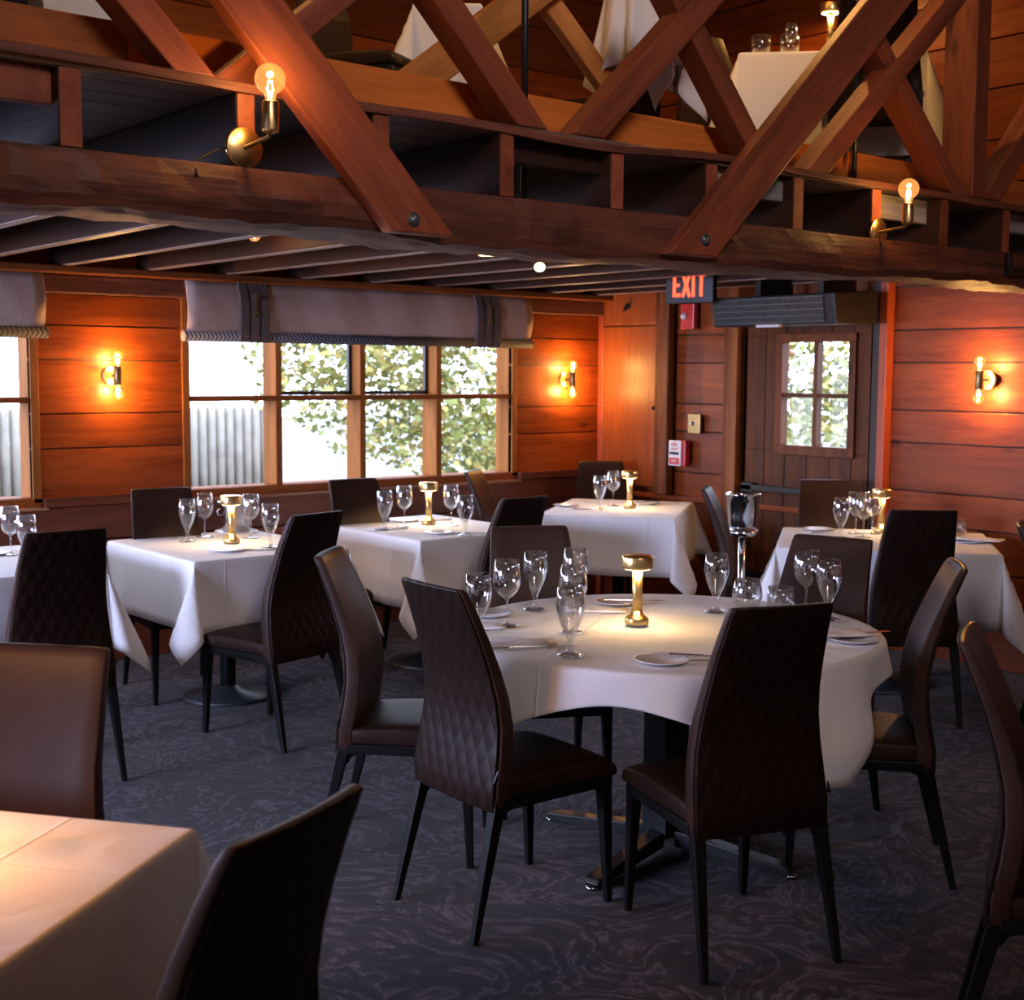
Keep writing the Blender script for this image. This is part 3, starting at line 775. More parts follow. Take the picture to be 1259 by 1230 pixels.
pedestal(T1,'square',(.455,.37),'square table with round grey floor base in front of the long window')
square_cloth(T1,0,.468,.39,.33,'white cloth with hanging corner fold on the table holding the ice bucket',seed=.4)
pedestal(T2,'square',(.47,.37),'square table under the right half of the long window')
square_cloth(T2,0,.482,.39,.36,'white cloth on the window table with four glasses round its lamp',seed=1.9)
T3=(-6.03,5.825); T4=(-4.05,5.80)
pedestal(T3,'square',(.40,.52),'square table in the corner by the plywood hatch',R(37))
square_cloth(T3,R(37),.40,.525,.35,'white cloth with flat front on the table in the corner',seed=3.1,flare=.04)
pedestal(T4,'square',(.50,.42),'table beside the door with chairs crowded round it',R(37))
square_cloth(T4,R(37),.515,.435,.37,'white cloth on the table right of the door',seed=4.4)
T0=(-5.96,1.85)
pedestal(T0,'square',(.47,.38),'square table cut by the left edge of view, near the left window')
square_cloth(T0,0,.482,.395,.35,'white cloth on the table at the far left edge',seed=5.0)
def loc2(c,rz,x,y): return (c[0]+x*math.cos(rz)-y*math.sin(rz), c[1]+x*math.sin(rz)+y*math.cos(rz))
# foreground table: its far right corner is at (-2.229,1.065)
a5=R(37); q=loc2((-2.229,1.065),a5,-.50,-.50); T5=q
pedestal(T5,'square',(.485,.485),'foreground table at bottom left, lit by warm lamplight',a5)
square_cloth(T5,a5,.50,.50,.42,'warm lit white cloth with pressed creases on the foreground table',seed=6.2)

# upstairs tables
UZ=2.364
ua=math.atan2(5.663-4.974,-3.664+4.367); U1=loc2((-4.06,5.275),ua,0,.36)
pedestal(U1,'square',(.415,.35),'upstairs table behind the long right diagonal timber',ua,z0=UZ)
square_cloth(U1,ua,.425,.36,.50,'cream lamplit cloth on the upstairs table behind the long right diagonal',z=UZ+.746,seed=7.1,group='upstairs tablecloths')
U2=(-4.72,3.50)
pedestal(U2,'square',(.16,.12),'small upstairs table at top centre left of the honey timbers',R(-35),z0=UZ)
square_cloth(U2,R(-35),.17,.13,.48,'grey white cloth hanging from the small upstairs table left of the honey timbers',z=UZ+.746,seed=8.3,group='upstairs tablecloths',flare=.07)
U3=(-3.84,3.80)
pedestal(U3,'round',(.13,),'small round upstairs table between honey timber and crossing braces',z0=UZ)
round_cloth(U3,.13,.47,'warm lit draped cloth on the upstairs round table between the crossing braces',z=UZ+.746,rz=.3,group='upstairs tablecloths',amp=.05,f0=.05,f1=.06)
U4=(-4.85,1.62)
pedestal(U4,'square',(.30,.30),'upstairs table at the top left behind the narrow brace',R(10),z0=UZ)
square_cloth(U4,R(10),.31,.31,.50,'warm cloth of the upstairs table seen at top left behind the narrow brace',z=UZ+.746,seed=9.3,group='upstairs tablecloths',flare=.07)

# ------------------------------------------------------------------ chairs
def make_chair():
    e=empty('dining_chair')
    # back: side profile y(z) and half width(z)
    P=[(.365,-.205,.205,.050),(.44,-.203,.207,.050),(.52,-.188,.202,.050),(.60,-.180,.194,.048),(.68,-.186,.184,.045),(.76,-.206,.174,.041),(.84,-.234,.168,.035),(.92,-.267,.160,.031),(.975,-.292,.155,.027),(.995,-.303,.152,.023),(1.0,-.307,.146,.014)]
    def shellm(o0,o1,inset,curve=.010,zmin=0):
        vs=[];fs=[];nx=9
        rows=[p for p in P if p[0]>=zmin]
        for (z,y,w,t) in rows:
            for k in range(nx):
                s=-1+2*k/(nx-1); x=(w-inset)*s; cv=curve*(1-s*s)
                vs.append((x,y+t*o0-cv,z))
        for (z,y,w,t) in rows:
            for k in range(nx):
                s=-1+2*k/(nx-1); x=(w-inset)*s; cv=curve*(1-s*s)
                vs.append((x,y+t*o1-cv,z))
        r=len(rows)
        def I(sd,i,k): return sd*r*nx+i*nx+k
        for i in range(r-1):
            for k in range(nx-1):
                fs.append((I(0,i,k),I(0,i,k+1),I(0,i+1,k+1),I(0,i+1,k))); fs.append((I(1,i,k),I(1,i+1,k),I(1,i+1,k+1),I(1,i,k+1)))
            fs.append((I(0,i,0),I(0,i+1,0),I(1,i+1,0),I(1,i,0))); fs.append((I(0,i,nx-1),I(1,i,nx-1),I(1,i+1,nx-1),I(0,i+1,nx-1)))
        for k in range(nx-1):
            fs.append((I(0,0,k),I(1,0,k),I(1,0,k+1),I(0,0,k+1))); fs.append((I(0,r-1,k),I(0,r-1,k+1),I(1,r-1,k+1),I(1,r-1,k)))
        return vs,fs
    m=MB(); vs,fs=shellm(-.38,.5,0); m.add(vs,fs,True,.5); bo=m.build('backrest', M['leath'], e, bevel=.006)
    m=MB(); vs,fs=shellm(-.62,-.36,.006); m.add(vs,fs,True,.5); m.build('quilted_panel', M['quilt'], e, bevel=.003)
    # seat cushion
    m=MB(); n=10; rows=[]
    ys=[-.185,-.12,-.03,.06,.14,.19,.212,.222]
    zs=[.458,.462,.466,.466,.463,.457,.447,.43]
    vs=[];nx=9
    for y,z in zip(ys,zs):
        w=.205+.012*(y+.18)/.4
        for k in range(nx):
            s=-1+2*k/(nx-1); vs.append((w*s,y,z-.012*abs(s)**4))
    for y,z in zip(ys,zs):
        w=.205+.012*(y+.18)/.4
        for k in range(nx):
            s=-1+2*k/(nx-1); vs.append((w*s,y,.398))
    r=len(ys); I=lambda sd,i,k: sd*r*nx+i*nx+k; fs=[]
    for i in range(r-1):
        for k in range(nx-1):
            fs.append((I(0,i,k),I(0,i,k+1),I(0,i+1,k+1),I(0,i+1,k))); fs.append((I(1,i,k),I(1,i+1,k),I(1,i+1,k+1),I(1,i,k+1)))
        fs.append((I(0,i,0),I(0,i+1,0),I(1,i+1,0),I(1,i,0))); fs.append((I(0,i,nx-1),I(1,i,nx-1),I(1,i+1,nx-1),I(0,i+1,nx-1)))
    for k in range(nx-1):
        fs.append((I(0,0,k),I(1,0,k),I(1,0,k+1),I(0,0,k+1))); fs.append((I(0,r-1,k),I(0,r-1,k+1),I(1,r-1,k+1),I(1,r-1,k)))
    m.add(vs,fs,True,.5); m.build('seat', M['seatl'], e, bevel=.008)
    f=MB(); f.box(-.205,.205,-.228,-.20,.360,.398); f.box(-.205,.205,.18,.212,.365,.398); f.box(-.208,-.182,-.20,.20,.365,.398); f.box(.182,.208,-.20,.20,.365,.398)
    for sx in (-1,1):   # curved brackets where the legs meet the rail
        for (ya,s) in ((-.205,1),(.19,-1)):
            f.prism([(ya,.366),(ya+s*.055,.366),(ya+s*.022,.352),(ya+s*.006,.325)],0,sx*.185-.011,sx*.185+.011)
    f.build('seat_frame', M['leg'], e, bevel=.003)
    for sx in (-1,1):
        MB().beam((sx*.186,-.205,.398),(sx*.203,-.300,0),.038,.040,.020,.022).build('leg', M['leg'], e, bevel=.004)
        MB().beam((sx*.186,.190,.398),(sx*.194,.208,0),.038,.040,.020,.022).build('leg', M['leg'], e, bevel=.004)
    z=MB(); z.box(-.006,.006,-.2365,-.228,.372,.392); z.tube([(0,-.238,.378),(.004,-.241,.366)],.002,6); z.build('zip_pull', M['steel'], e)
    t=MB(); t.prism([(-.222,.455),(-.222,.485),(-.236,.455)],0,.2045,.2085); t.build('fabric_tag', M['blackm'], e)
    return e
chair0=make_chair(); cu=[0]
def chair(top, facing, label, group, z=0, dist=.305):
    """top: where the top edge of the back stands; facing: degrees the sitter looks"""
    f=R(facing); loc=(top[0]+dist*math.cos(f), top[1]+dist*math.sin(f), z)
    o=place(chair0,cu[0],loc,f-PI/2); cu[0]=1; tag(o,label,'chair',group); return o
GR='brown leather chairs round the round table'
chair((-3.06,2.22),88,'brown quilted high-back chair facing the round table, seen from behind left of centre',GR)
chair((-2.215,2.735),160,'nearly black high-back chair standing in front of the round table glasses, largest in view',GR)
chair((-3.83,2.35),44,'side-on brown leather chair with lit front at the left of the round table',GR)
chair((-2.375,3.80),220,'side-on curved chair at the right of the round table, before the door side chairs',GR)
chair((-3.05,4.05),284,'plain fronted chair behind the glasses at the far right of the round table',GR)
chair((-3.985,3.36),-28,'plain fronted chair behind the wine glasses at the far left of the round table',GR)
G1='brown leather chairs at the square tables'
chair((-4.90,2.955),194,'quilted chair at the near side of the table holding the ice bucket',G1)
chair((-6.42,2.94),-8,'plain mauve brown chair against the window wall below the left sconce',G1)
chair((-6.36,4.06),-2,'plain chair at the far side of the table, under the middle of the long window',G1)
chair((-4.94,4.14),184,'small looking quilted chair between the window table and the corner table',G1)
chair((-6.68,6.27),-36,'plain chair in the corner behind the corner table',G1)
chair((-6.47,5.00),36,'edge-on chair standing against the window sill left of the corner table',G1)
chair((-4.79,5.26),37,'edge-on chair between the corner table and the steel ice bucket stand',G1)
chair((-3.43,5.20),140,'dark quilted chair in front of the table right of the door',G1)
chair((-4.76,6.24),-40,'plain chair in front of the door',G1)
chair((-4.91,1.87),176,'quilted chair at the left edge, above the reddish leather chair',G1)
G2='brown leather chairs in the foreground'
chair((-2.87,1.04),-50,'reddish brown plain chair back at the left edge behind the foreground table',G2)
chair((-1.555,.905),205,'out of focus quilted chair at the bottom beside the foreground table',G2)
chair((-1.715,2.80),28,'tall edge-on chair at the lower right edge with part of its seat showing',G2)
chair((-2.88,5.06),30,'edge-on chair at the right edge beyond the side-on round table chair',G1)
G3='upstairs chairs'
chair((-4.85,2.85),30,'upstairs chair with curved grey back, left of the small grey clothed table',G3,UZ)
chair((-4.35,4.45),-150,'dark upstairs chair whose seat shows under the honey timbers',G3,UZ)
chair((-4.95,5.3),-10,'upstairs chair back left of the lamplit upstairs table',G3,UZ)
chair((-3.62,5.02),130,'dark upstairs chair behind the crossing braces above the right bulb sconce',G3,UZ)
chair((-4.35,1.35),150,'dark upstairs chair at the top left corner behind the kick board',G3,UZ)

# ------------------------------------------------------------------ glassware
def shell_prof(outer, t=.0012):
    inner=[(max(r-t,.0005),z) for r,z in outer if z>outer[0][1]]
    return outer
def make_glass(name, prof, seg=28):
    o=MB().lathe(prof,seg,cap=False); b=o.build(name, M['glass']); return b
wine_p=[(.0005,.0),(.036,.0),(.037,.0015),(.020,.004),(.006,.009),(.0036,.020),(.0034,.080),(.006,.092),(.020,.102),(.032,.118),(.0390,.140),(.0400,.158),(.0375,.185),(.0325,.222),(.0315,.222),(.0364,.185),(.0388,.158),(.0378,.140),(.031,.120),(.019,.105),(.0005,.098)]
gob_p=[(.0005,.0),(.035,.0),(.036,.002),(.022,.006),(.009,.012),(.0075,.020),(.0085,.032),(.007,.042),(.010,.055),(.020,.080),(.030,.108),(.0365,.135),(.0375,.150),(.0355,.175),(.0325,.208),(.0314,.208),(.0344,.175),(.0363,.150),(.0353,.136),(.0288,.110),(.019,.084),(.0005,.062)]
stl_p=[(.0005,.0),(.024,.0),(.034,.006),(.043,.030),(.0465,.052),(.044,.080),(.036,.112),(.0348,.112),(.0428,.080),(.0452,.052),(.0417,.031),(.032,.009),(.0005,.004)]
tum_p=[(.0005,.0),(.030,.0),(.036,.006),(.0415,.030),(.0425,.050),(.040,.085),(.0388,.085),(.0412,.050),(.040,.031),(.034,.010),(.0005,.006)]
GP={'w':('wine_glass',wine_p,'wine glass'),'g':('water_goblet',gob_p,'goblet'),'s':('stemless_glass',stl_p,'glass'),'t':('tumbler',tum_p,'glass')}
proto={}
def glass(kind,x,y,label,group,z=TZ,s=1.0):
    if kind not in proto:
        o=make_glass(GP[kind][0],GP[kind][1]); proto[kind]=o
    else: o=proto[kind].copy(); col.objects.link(o)
    o.location=(x,y,z-.004); o.scale=(s*1.17,s*1.17,s); tag(o,label,GP[kind][2],group)
g='glasses on the round table'
glass('g',-3.30,2.575,'goblet on the round table just right of the quilted chair back',g)
glass('w',-3.415,2.785,'tall wine glass between the two left goblets on the round table',g)
glass('g',-3.592,3.06,'goblet in front of the plain chair, behind the tall wine glass on the round table',g)
glass('w',-3.50,3.17,'wine glass furthest back in the left cluster of the round table',g)
glass('w',-3.196,2.885,'wine glass directly behind the nearest goblet of the round table',g)
glass('g',-2.936,2.64,'nearest goblet on the round table, in front of the brass lamp\'s left side',g)
glass('g',-3.165,3.54,'goblet left of the stemless glass on the round table',g)
glass('s',-3.12,3.655,'rounded stemless glass right of the goblet on the round table',g)
glass('t',-3.04,3.745,'short tumbler peeking over the dark chair back on the round table',g)
glass('w',-2.965,3.79,'tall wine glass above the dark chair back on the round table',g)
glass('g',-2.83,3.74,'goblet at the right end of the row above the dark chair back',g)
g='glasses on the square tables'
glass('g',-6.098,2.93,'goblet leftmost on the ice bucket table',g); glass('w',-6.21,3.08,'wine glass left of the lamp on the ice bucket table',g)
glass('w',-6.03,3.245,'wine glass right of the ice bucket',g); glass('g',-5.66,3.15,'goblet beside the quilted chair on the ice bucket table',g)
glass('g',-5.922,3.985,'goblet leftmost on the window table',g); glass('w',-6.0,4.165,'wine glass left of the lamp on the window table',g)
glass('w',-5.87,4.39,'wine glass right of the lamp on the window table',g); glass('g',-5.475,4.185,'goblet rightmost on the window table',g)
glass('g',-6.035,5.66,'goblet left of the lamp on the corner table',g); glass('w',-6.15,5.885,'wine glass behind the goblet on the corner table',g)
glass('w',-6.114,2.07,'wine glass on the table at the far left edge',g); glass('g',-5.83,2.045,'goblet behind the quilted chair at the left edge',g)
glass('g',-4.229,5.675,'goblet leftmost on the table by the door',g); glass('w',-4.30,5.90,'wine glass just behind the leftmost goblet by the door',g)
glass('w',-4.18,5.80,'wine glass in the middle of the cluster on the table by the door',g); glass('w',-4.24,5.96,'wine glass nearest the lamp on the table by the door',g)
glass('s',-4.10,6.20,'stemless glass left over the dark quilted chair top by the door',g,s=.95); glass('s',-3.98,6.17,'taller stemless glass over the dark quilted chair top by the door',g,s=1.08)
glass('t',-3.93,6.27,'short tumbler right over the dark quilted chair top by the door',g,s=1.05)
g='glasses on the upstairs table'
glass('w',-4.27,5.23,'wine glass left of the lamp on the upstairs table',g,UZ+TZ,s=.7); glass('t',-4.23,5.17,'small jar shaped glass on the upstairs table edge',g,UZ+TZ); glass('t',-4.33,5.08,'short glass leftmost on the upstairs table',g,UZ+TZ)

# ------------------------------------------------------------------ plates, cutlery, napkins
pl0=MB().lathe([(.0005,.003),(.045,.003),(.050,.006),(.078,.012),(.082,.013),(.078,.009),(.05,.001),(.0005,.0)],40,cap=False).build('side_plate', M['china']); plu=[0]
def plate(x,y,label,z=TZ-.006,s=1.0):
    o=pl0 if not plu[0] else pl0.copy()
    if plu[0]: col.objects.link(o)
    plu[0]=1; o.location=(x,y,z); o.scale=(s,s,s); tag(o,label,'plate','white side plates')
plate(-2.70,2.79,'white side plate in front of the lamp on the round table')
plate(-2.545,3.50,'side plate at the right of the round table under a napkin')
plate(-3.50,3.38,'side plate at the back of the round table behind the lamp')
plate(-3.60,2.86,'side plate behind the left glasses of the round table')
plate(-5.66,2.92,'side plate before the lamp on the ice bucket table')
plate(-5.62,4.12,'side plate before the lamp on the window table'); plate(-6.2,4.30,'side plate behind the lamp on the window table')
plate(-6.30,5.62,'side plate at the left back of the corner table'); plate(-6.10,6.15,'side plate right of the lamp on the corner table')
plate(-3.72,6.05,'side plate at the right end of the table by the door'); plate(-4.52,5.86,'side plate at the left end of the table by the door')
plate(-6.18,2.0,'side plate on the table at the far left edge')
def make_knife():
    e=empty('table_knife')
    m=MB(); m.prism([(0,-.006),(.105,-.0055),(.105,.0055),(0,.006)],2,.001,.007); m.build('handle', M['steel'], e, bevel=.002)
    m=MB(); m.prism([(.105,-.004),(.20,-.009),(.222,-.002),(.21,.006),(.105,.005)],2,.002,.004); m.build('blade', M['steel'], e)
    return e
def make_fork():
    e=empty('table_fork')
    m=MB(); m.prism([(0,-.008),(.04,-.006),(.12,-.003),(.12,.003),(.04,.006),(0,.008)],2,.001,.005); m.build('handle', M['steel'], e, bevel=.0015)
    m=MB(); m.prism([(.118,-.003),(.14,-.011),(.155,-.011),(.155,.011),(.14,.011),(.118,.003)],2,.002,.004)
    for k in range(4): m.box(.155,.198,-.011+k*.0063,-.011+k*.0063+.003,.002,.004)
    m.build('tines', M['steel'], e); return e
kn0=make_knife(); fk0=make_fork(); ku=[0]; fu=[0]
def knife(x,y,a,label,z=TZ-.004):
    o=place(kn0,ku[0],(x,y,z),R(a)); ku[0]=1; tag(o,label,'knife','table knives')
def fork(x,y,a,label,z=TZ-.004):
    o=place(fk0,fu[0],(x,y,z),R(a)); fu[0]=1; tag(o,label,'fork','table forks')
knife(-3.10,2.535,62,'steel knife lying left of the nearest goblet on the round table',z=TZ+.002)
fork(-2.66,2.88,60,'fork lying beside the front side plate of the round table',z=TZ+.004)
knife(-2.715,2.835,35,'knife resting on the front side plate of the round table',z=TZ+.008)
fork(-2.63,2.95,64,'fork on the folded napkin near the dark chair back',z=TZ+.008)
knife(-2.60,3.46,70,'knife on the right side plate of the round table',z=TZ+.008)
knife(-3.52,3.33,50,'knife on the back side plate of the round table',z=TZ+.008)
knife(-5.62,2.98,60,'knife beside the plate on the ice bucket table'); fork(-5.58,3.05,80,'fork beside the plate on the ice bucket table')
knife(-5.55,4.16,70,'knife beside the front plate on the window table'); fork(-5.52,4.25,60,'fork near the right goblet on the window table')
knife(-6.13,5.52,37,'knife at the left of the corner table'); knife(-6.12,6.13,50,'knife on the plate right of the corner table lamp',z=TZ+.008)
knife(-4.45,5.72,90,'knife at the left end of the table by the door')
def napkin(x,y,a,w,h,label,z=TZ-.004,t=.010):
    m=MB(); nx,ny=10,8; vs=[]
    for sd in (0,1):
        for i in range(nx+1):
            for j in range(ny+1):
                u=i/nx-.5; v=j/ny-.5
                zz=(t*(1-.5*abs(2*u)**3)*(1-.4*abs(2*v)**3)+.003*math.sin(9*u+5*v)) if sd else 0
                vs.append((u*w*(1+.03*math.sin(7*v)),v*h*(1+.03*math.sin(6*u)),zz))
    I=lambda s,i,j:s*(nx+1)*(ny+1)+i*(ny+1)+j; fs=[]
    for i in range(nx):
        for j in range(ny):
            fs.append((I(0,i,j),I(0,i,j+1),I(0,i+1,j+1),I(0,i+1,j))); fs.append((I(1,i,j),I(1,i+1,j),I(1,i+1,j+1),I(1,i,j+1)))
    for i in range(nx): fs.append((I(0,i,0),I(0,i+1,0),I(1,i+1,0),I(1,i,0))); fs.append((I(0,i,ny),I(1,i,ny),I(1,i+1,ny),I(0,i+1,ny)))
    for j in range(ny): fs.append((I(0,0,j),I(1,0,j),I(1,0,j+1),I(0,0,j+1))); fs.append((I(0,nx,j),I(0,nx,j+1),I(1,nx,j+1),I(1,nx,j)))
    m.add(vs,fs,True); o=m.build('folded_napkin', M['napkin']); o.location=(x,y,z); o.rotation_euler=(0,0,R(a)); tag(o,label,'napkin','folded white napkins')
napkin(-2.58,3.06,62,.24,.10,'folded napkin under the fork near the dark chair back')
napkin(-2.60,3.50,62,.18,.10,'folded napkin lying over the right side plate of the round table',z=TZ+.009)
napkin(-3.17,2.62,62,.24,.11,'folded napkin beside the quilted chair on the round table')
napkin(-3.45,3.22,45,.22,.10,'folded napkin behind the nearest goblet on the round table')
napkin(-3.45,2.70,55,.16,.09,'folded napkin under the left glasses of the round table')
napkin(-5.95,4.02,80,.20,.10,'folded napkin beside the left goblet on the window table')
napkin(-3.70,6.10,20,.24,.12,'folded napkin over the right plate of the table by the door',z=TZ+.009)
napkin(-6.20,1.90,80,.22,.11,'folded napkin on the table at the far left edge')
napkin(-6.15,4.45,90,.22,.10,'folded napkin at the back of the window table')

# ice buckets
def bucket_mb(h,r0,r1):
    return [(.0005,0),(r0*.9,0),(r0,.008),(r0+.3*(r1-r0),h*.35),(r1,h*.94),(r1+.006,h*.95),(r1+.006,h),(r1-.003,h),(r1-.006,h*.92),(r0-.003,.012),(.0005,.012)]
e=empty('ice_bucket',(-6.32,3.315,TZ-.008))
MB().lathe([(.0005,.0),(.10,.0),(.115,.006),(.112,.010),(.0005,.006)],36,cap=False).build('saucer', M['china'], e)
MB().lathe(bucket_mb(.155,.072,.088),40,(0,0,.008),cap=False).build('pail', M['steel'], e)
for sy in (-1,1): MB().tube([(.0,sy*.088,.13),(.0,sy*.106,.125),(.0,sy*.106,.10),(.0,sy*.082,.095)],.004,8).build('handle', M['steel'], e)
tag(e,'shiny steel ice bucket on a white saucer behind the lamp','bucket')
e=empty('ice_bucket_stand',(-4.93,5.72,0))
MB().lathe([(.14,0),(.145,.008),(.13,.02),(.03,.045)],36).build('base', M['steel'], e)
MB().tube([(0,0,.03),(0,0,.70)],.022,20).build('pole', M['steel'], e)
MB().lathe([(.03,.69),(.085,.70),(.092,.715),(.092,.735),(.086,.735),(.08,.715),(.03,.705)],36,cap=False).build('collar', M['steel'], e)
tag(e,'polished steel stand on a pole before the door, carrying the ice bucket','stand')
e=empty('ice_bucket',(-4.93,5.72,.737))
MB().lathe(bucket_mb(.20,.078,.096),40,cap=False).build('pail', M['steel'], e)
for s_ in (-1,1):
    f=R(-38 if s_>0 else 142); ux,uy=math.cos(f),math.sin(f)
    k=MB(); k.lathe([(.004,-.012),(.014,-.008),(.014,.008),(.004,.012)],12,(ux*.108,uy*.108,.165)); k.tube([(ux*.08,uy*.08,.165),(ux*.108,uy*.108,.165)],.005,8); k.build('knob', M['blackm'], e)
tag(e,'steel champagne bucket on top of the pole stand','bucket')

# ------------------------------------------------------------------ wall equipment
def text(body,size,mat,parent,loc,rot,ext=.0015,name='lettering'):
    c=bpy.data.curves.new(name,'FONT'); c.body=body; c.size=size; c.extrude=ext; c.align_x='CENTER'; c.align_y='CENTER'
    t=bpy.data.objects.new(name+'_curve',c); col.objects.link(t); bpy.context.view_layer.update()
    me=bpy.data.meshes.new_from_object(t.evaluated_get(bpy.context.evaluated_depsgraph_get())); bpy.data.objects.remove(t)
    me.materials.clear(); me.materials.append(mat)
    o=bpy.data.objects.new(name,me); col.objects.link(o); o.parent=parent; o.location=loc; o.rotation_euler=rot; return o
e=empty('exit_sign',(-5.52,5.9,2.352),R(14)); e.scale=(.80,1,.98)
MB().box(-.20,.20,-.025,.025,-.345,-.13).build('housing', M['blackm'], e, bevel=.006)
MB().box(-.03,.03,-.02,.02,-.14,-.035).build('mount', M['blackm'], e)
# hand made letters E X I T
L=MB(); z0,z1=-.305,-.165; h=z1-z0; w=.020; y0,y1=-.029,-.024
def bar(x0,za,x1,zb,w=w): 
    dx,dz=x1-x0,zb-za; l=math.hypot(dx,dz); nx,nz=-dz/l*w/2,dx/l*w/2
    L.prism([(x0+nx,za+nz),(x1+nx,zb+nz),(x1-nx,zb-nz),(x0-nx,za-nz)],1,y0,y1)
X0=-.125; bar(X0,z0,X0,z1); bar(X0,z1-w/2,X0+.05,z1-w/2); bar(X0,(z0+z1)/2,X0+.042,(z0+z1)/2,.016); bar(X0,z0+w/2,X0+.05,z0+w/2)
X0=-.055; bar(X0,z0,X0+.06,z1); bar(X0+.06,z0,X0,z1)
X0=.035; bar(X0,z0,X0,z1)
X0=.10; bar(X0,z0,X0,z1); bar(X0-.035,z1-w/2,X0+.035,z1-w/2)
L.build('letters', M['exit'], e)
tag(e,'black exit sign with glowing red EXIT letters hanging under the mezzanine','sign')
def em_light(loc,rz,label):
    e=empty('emergency_light',loc,rz)
    MB().box(-.05,.05,-.03,.03,-.10,0).build('housing', M['white'], e, bevel=.01)
    c=MB().lathe([(.014,0),(.034,.03),(.036,.06),(.03,.064)],18).build('lamp_head', M['white'], e, loc=(.03,-.03,-.09)); c.rotation_euler=(R(115),0,R(25))
    tag(e,label,'light','white emergency lights')
em_light((-5.36,6.05,2.333),0,'white emergency light head just right of the exit sign')
em_light((-5.80,5.75,2.30),0,'small pale emergency lamp just left of the exit sign')
e=empty('fire_strobe',(-6.14,YB-.03,1.975))
MB().box(-.06,.06,-.045,0,-.085,.085).build('housing', M['red'], e, bevel=.008)
MB().lathe([(.0,.03),(.018,.022),(.026,0)],14).build('flash_lens', M['white'], e, loc=(-.02,-.045,.0)).rotation_euler=(PI/2,0,0)
tag(e,'red fire alarm strobe on the planks under the exit sign','alarm')
e=empty('fire_pull_station',(-6.205,YB-.03,1.07))
MB().box(-.02,.075,-.05,0,-.085,.085).build('back_box', M['red'], e, bevel=.006)
f=MB().box(-.062,.05,-.066,-.05,-.085,.085).build('face_plate', M['white'], e, bevel=.006)
MB().box(-.048,.036,-.071,-.066,-.01,.008).build('handle', M['blackm'], e, bevel=.003)
MB().box(-.052,.040,-.068,-.066,-.075,-.03).build('lower_band', M['red'], e)
text('FIRE',.034,M['red'],e,(-.006,-.0665,.055),(PI/2,0,0)); text('PULL',.022,M['white'],e,(-.006,-.0685,-.052),(PI/2,0,0))
text('ALARM',.02,M['red'],e,(-.006,-.0665,.028),(PI/2,0,0))
tag(e,'red and white fire alarm pull station left of the door, below the brass switch','alarm')
e=empty('wall_switch',(-6.08,YB-.03,1.27))
MB().box(-.06,.05,-.02,0,-.065,.065).build('plate', M['brassd'], e, bevel=.004)
k=MB().lathe([(.013,0),(.014,.012),(.008,.02)],14).build('button', M['white'], e, loc=(-.02,-.02,.0)); k.rotation_euler=(PI/2,0,0)
tag(e,'square brass switch plate above the fire pull station','switch')
# air curtain heater above the door
e=empty('air_curtain',(0,0,0))
hb=MB()
hb.prism([(6.0,2.045),(6.40,2.07),(6.40,1.885),(6.03,1.875)],0,-5.46,-4.56); hb.build('casing', M['blackm'], e, bevel=.008)
gr=MB(); n=64
for k in range(n):
    x=-5.43+.80*k/n; gr.prism([(5.992,2.032),(6.0,2.032),(6.022,1.89),(6.014,1.89)],0,x,x+.0055)
for k in range(5):
    t=k/4; gr.prism([(5.994+.022*t,2.03-.135*t),(6.002+.022*t,2.03-.135*t),(6.003+.022*t,2.024-.135*t),(5.995+.022*t,2.024-.135*t)],0,-5.43,-4.63)
gr.build('grille', M['greym'], e)
MB().box(-5.10,-4.93,5.995,6.02,1.866,1.880).build('label_strip', M['white'], e)
MB().box(-5.2,-5.16,6.1,6.4,2.0,2.333).build('bracket', M['blackm'], e); MB().box(-4.75,-4.71,6.1,6.4,2.0,2.333).build('bracket', M['blackm'], e)
tag(e,'long black air curtain heater hung above the door','heater')
e=empty('wall_camera',(-6.71,YB-.055,2.06)); MB().lathe([(.02,0),(.02,.02)],12).build('mount', M['blackm'], e).rotation_euler=(PI/2,0,0)
MB().tube([(0,-.02,0),(.005,-.05,-.03)],.012,12).build('body', M['blackm'], e); tag(e,'tiny black fixture high on the plywood hatch','fixture')
e=empty('beam_clamp',(-3.23,5.47,2.10)); m=MB(); m.box(.0,.02,-.015,.015,-.06,.04); m.box(.005,.03,-.015,.16,-.055,-.03); m.build('body', M['blackm'], e, bevel=.004)
tag(e,'small black metal clamp on the beam at the right edge','clamp')
# upstairs pendant
e=empty('pendant_lamp',(-4.9,6.0,ZT)); MB().tube([(0,0,0),(0,0,-1.36)],.005,8).build('cord', M['blackm'], e)
MB().lathe([(.02,-1.33),(.05,-1.345),(.13,-1.40),(.15,-1.43),(.145,-1.43),(.12,-1.405),(.045,-1.355)],28,cap=False).build('shade', M['brassd'], e)
globe_bulb(e,(0,0,-1.37),.03,-1,30,'fil'); tag(e,'upstairs pendant lamp with glowing bulb above the lamplit table','lamp')
for (x,y,z,lb) in ((-4.6,1.9,4.2,'unseen pendant added to light the upper left upstairs'),(-4.0,4.5,4.2,'unseen pendant added to light the small upstairs tables')):  # unseen pendants added to light the upstairs cloths
    e=empty('pendant_lamp',(x,y,ZT)); MB().tube([(0,0,0),(0,0,-1.0)],.005,8).build('cord', M['blackm'], e)  # added pendant, unseen
    MB().lathe([(.02,-.97),(.05,-.985),(.13,-1.04),(.15,-1.07),(.145,-1.07),(.12,-1.045),(.045,-.995)],28,cap=False).build('shade', M['brassd'], e)
    globe_bulb(e,(0,0,-1.01),.03,-1,60,'fil'); tag(e,lb,'lamp','added upstairs pendants')

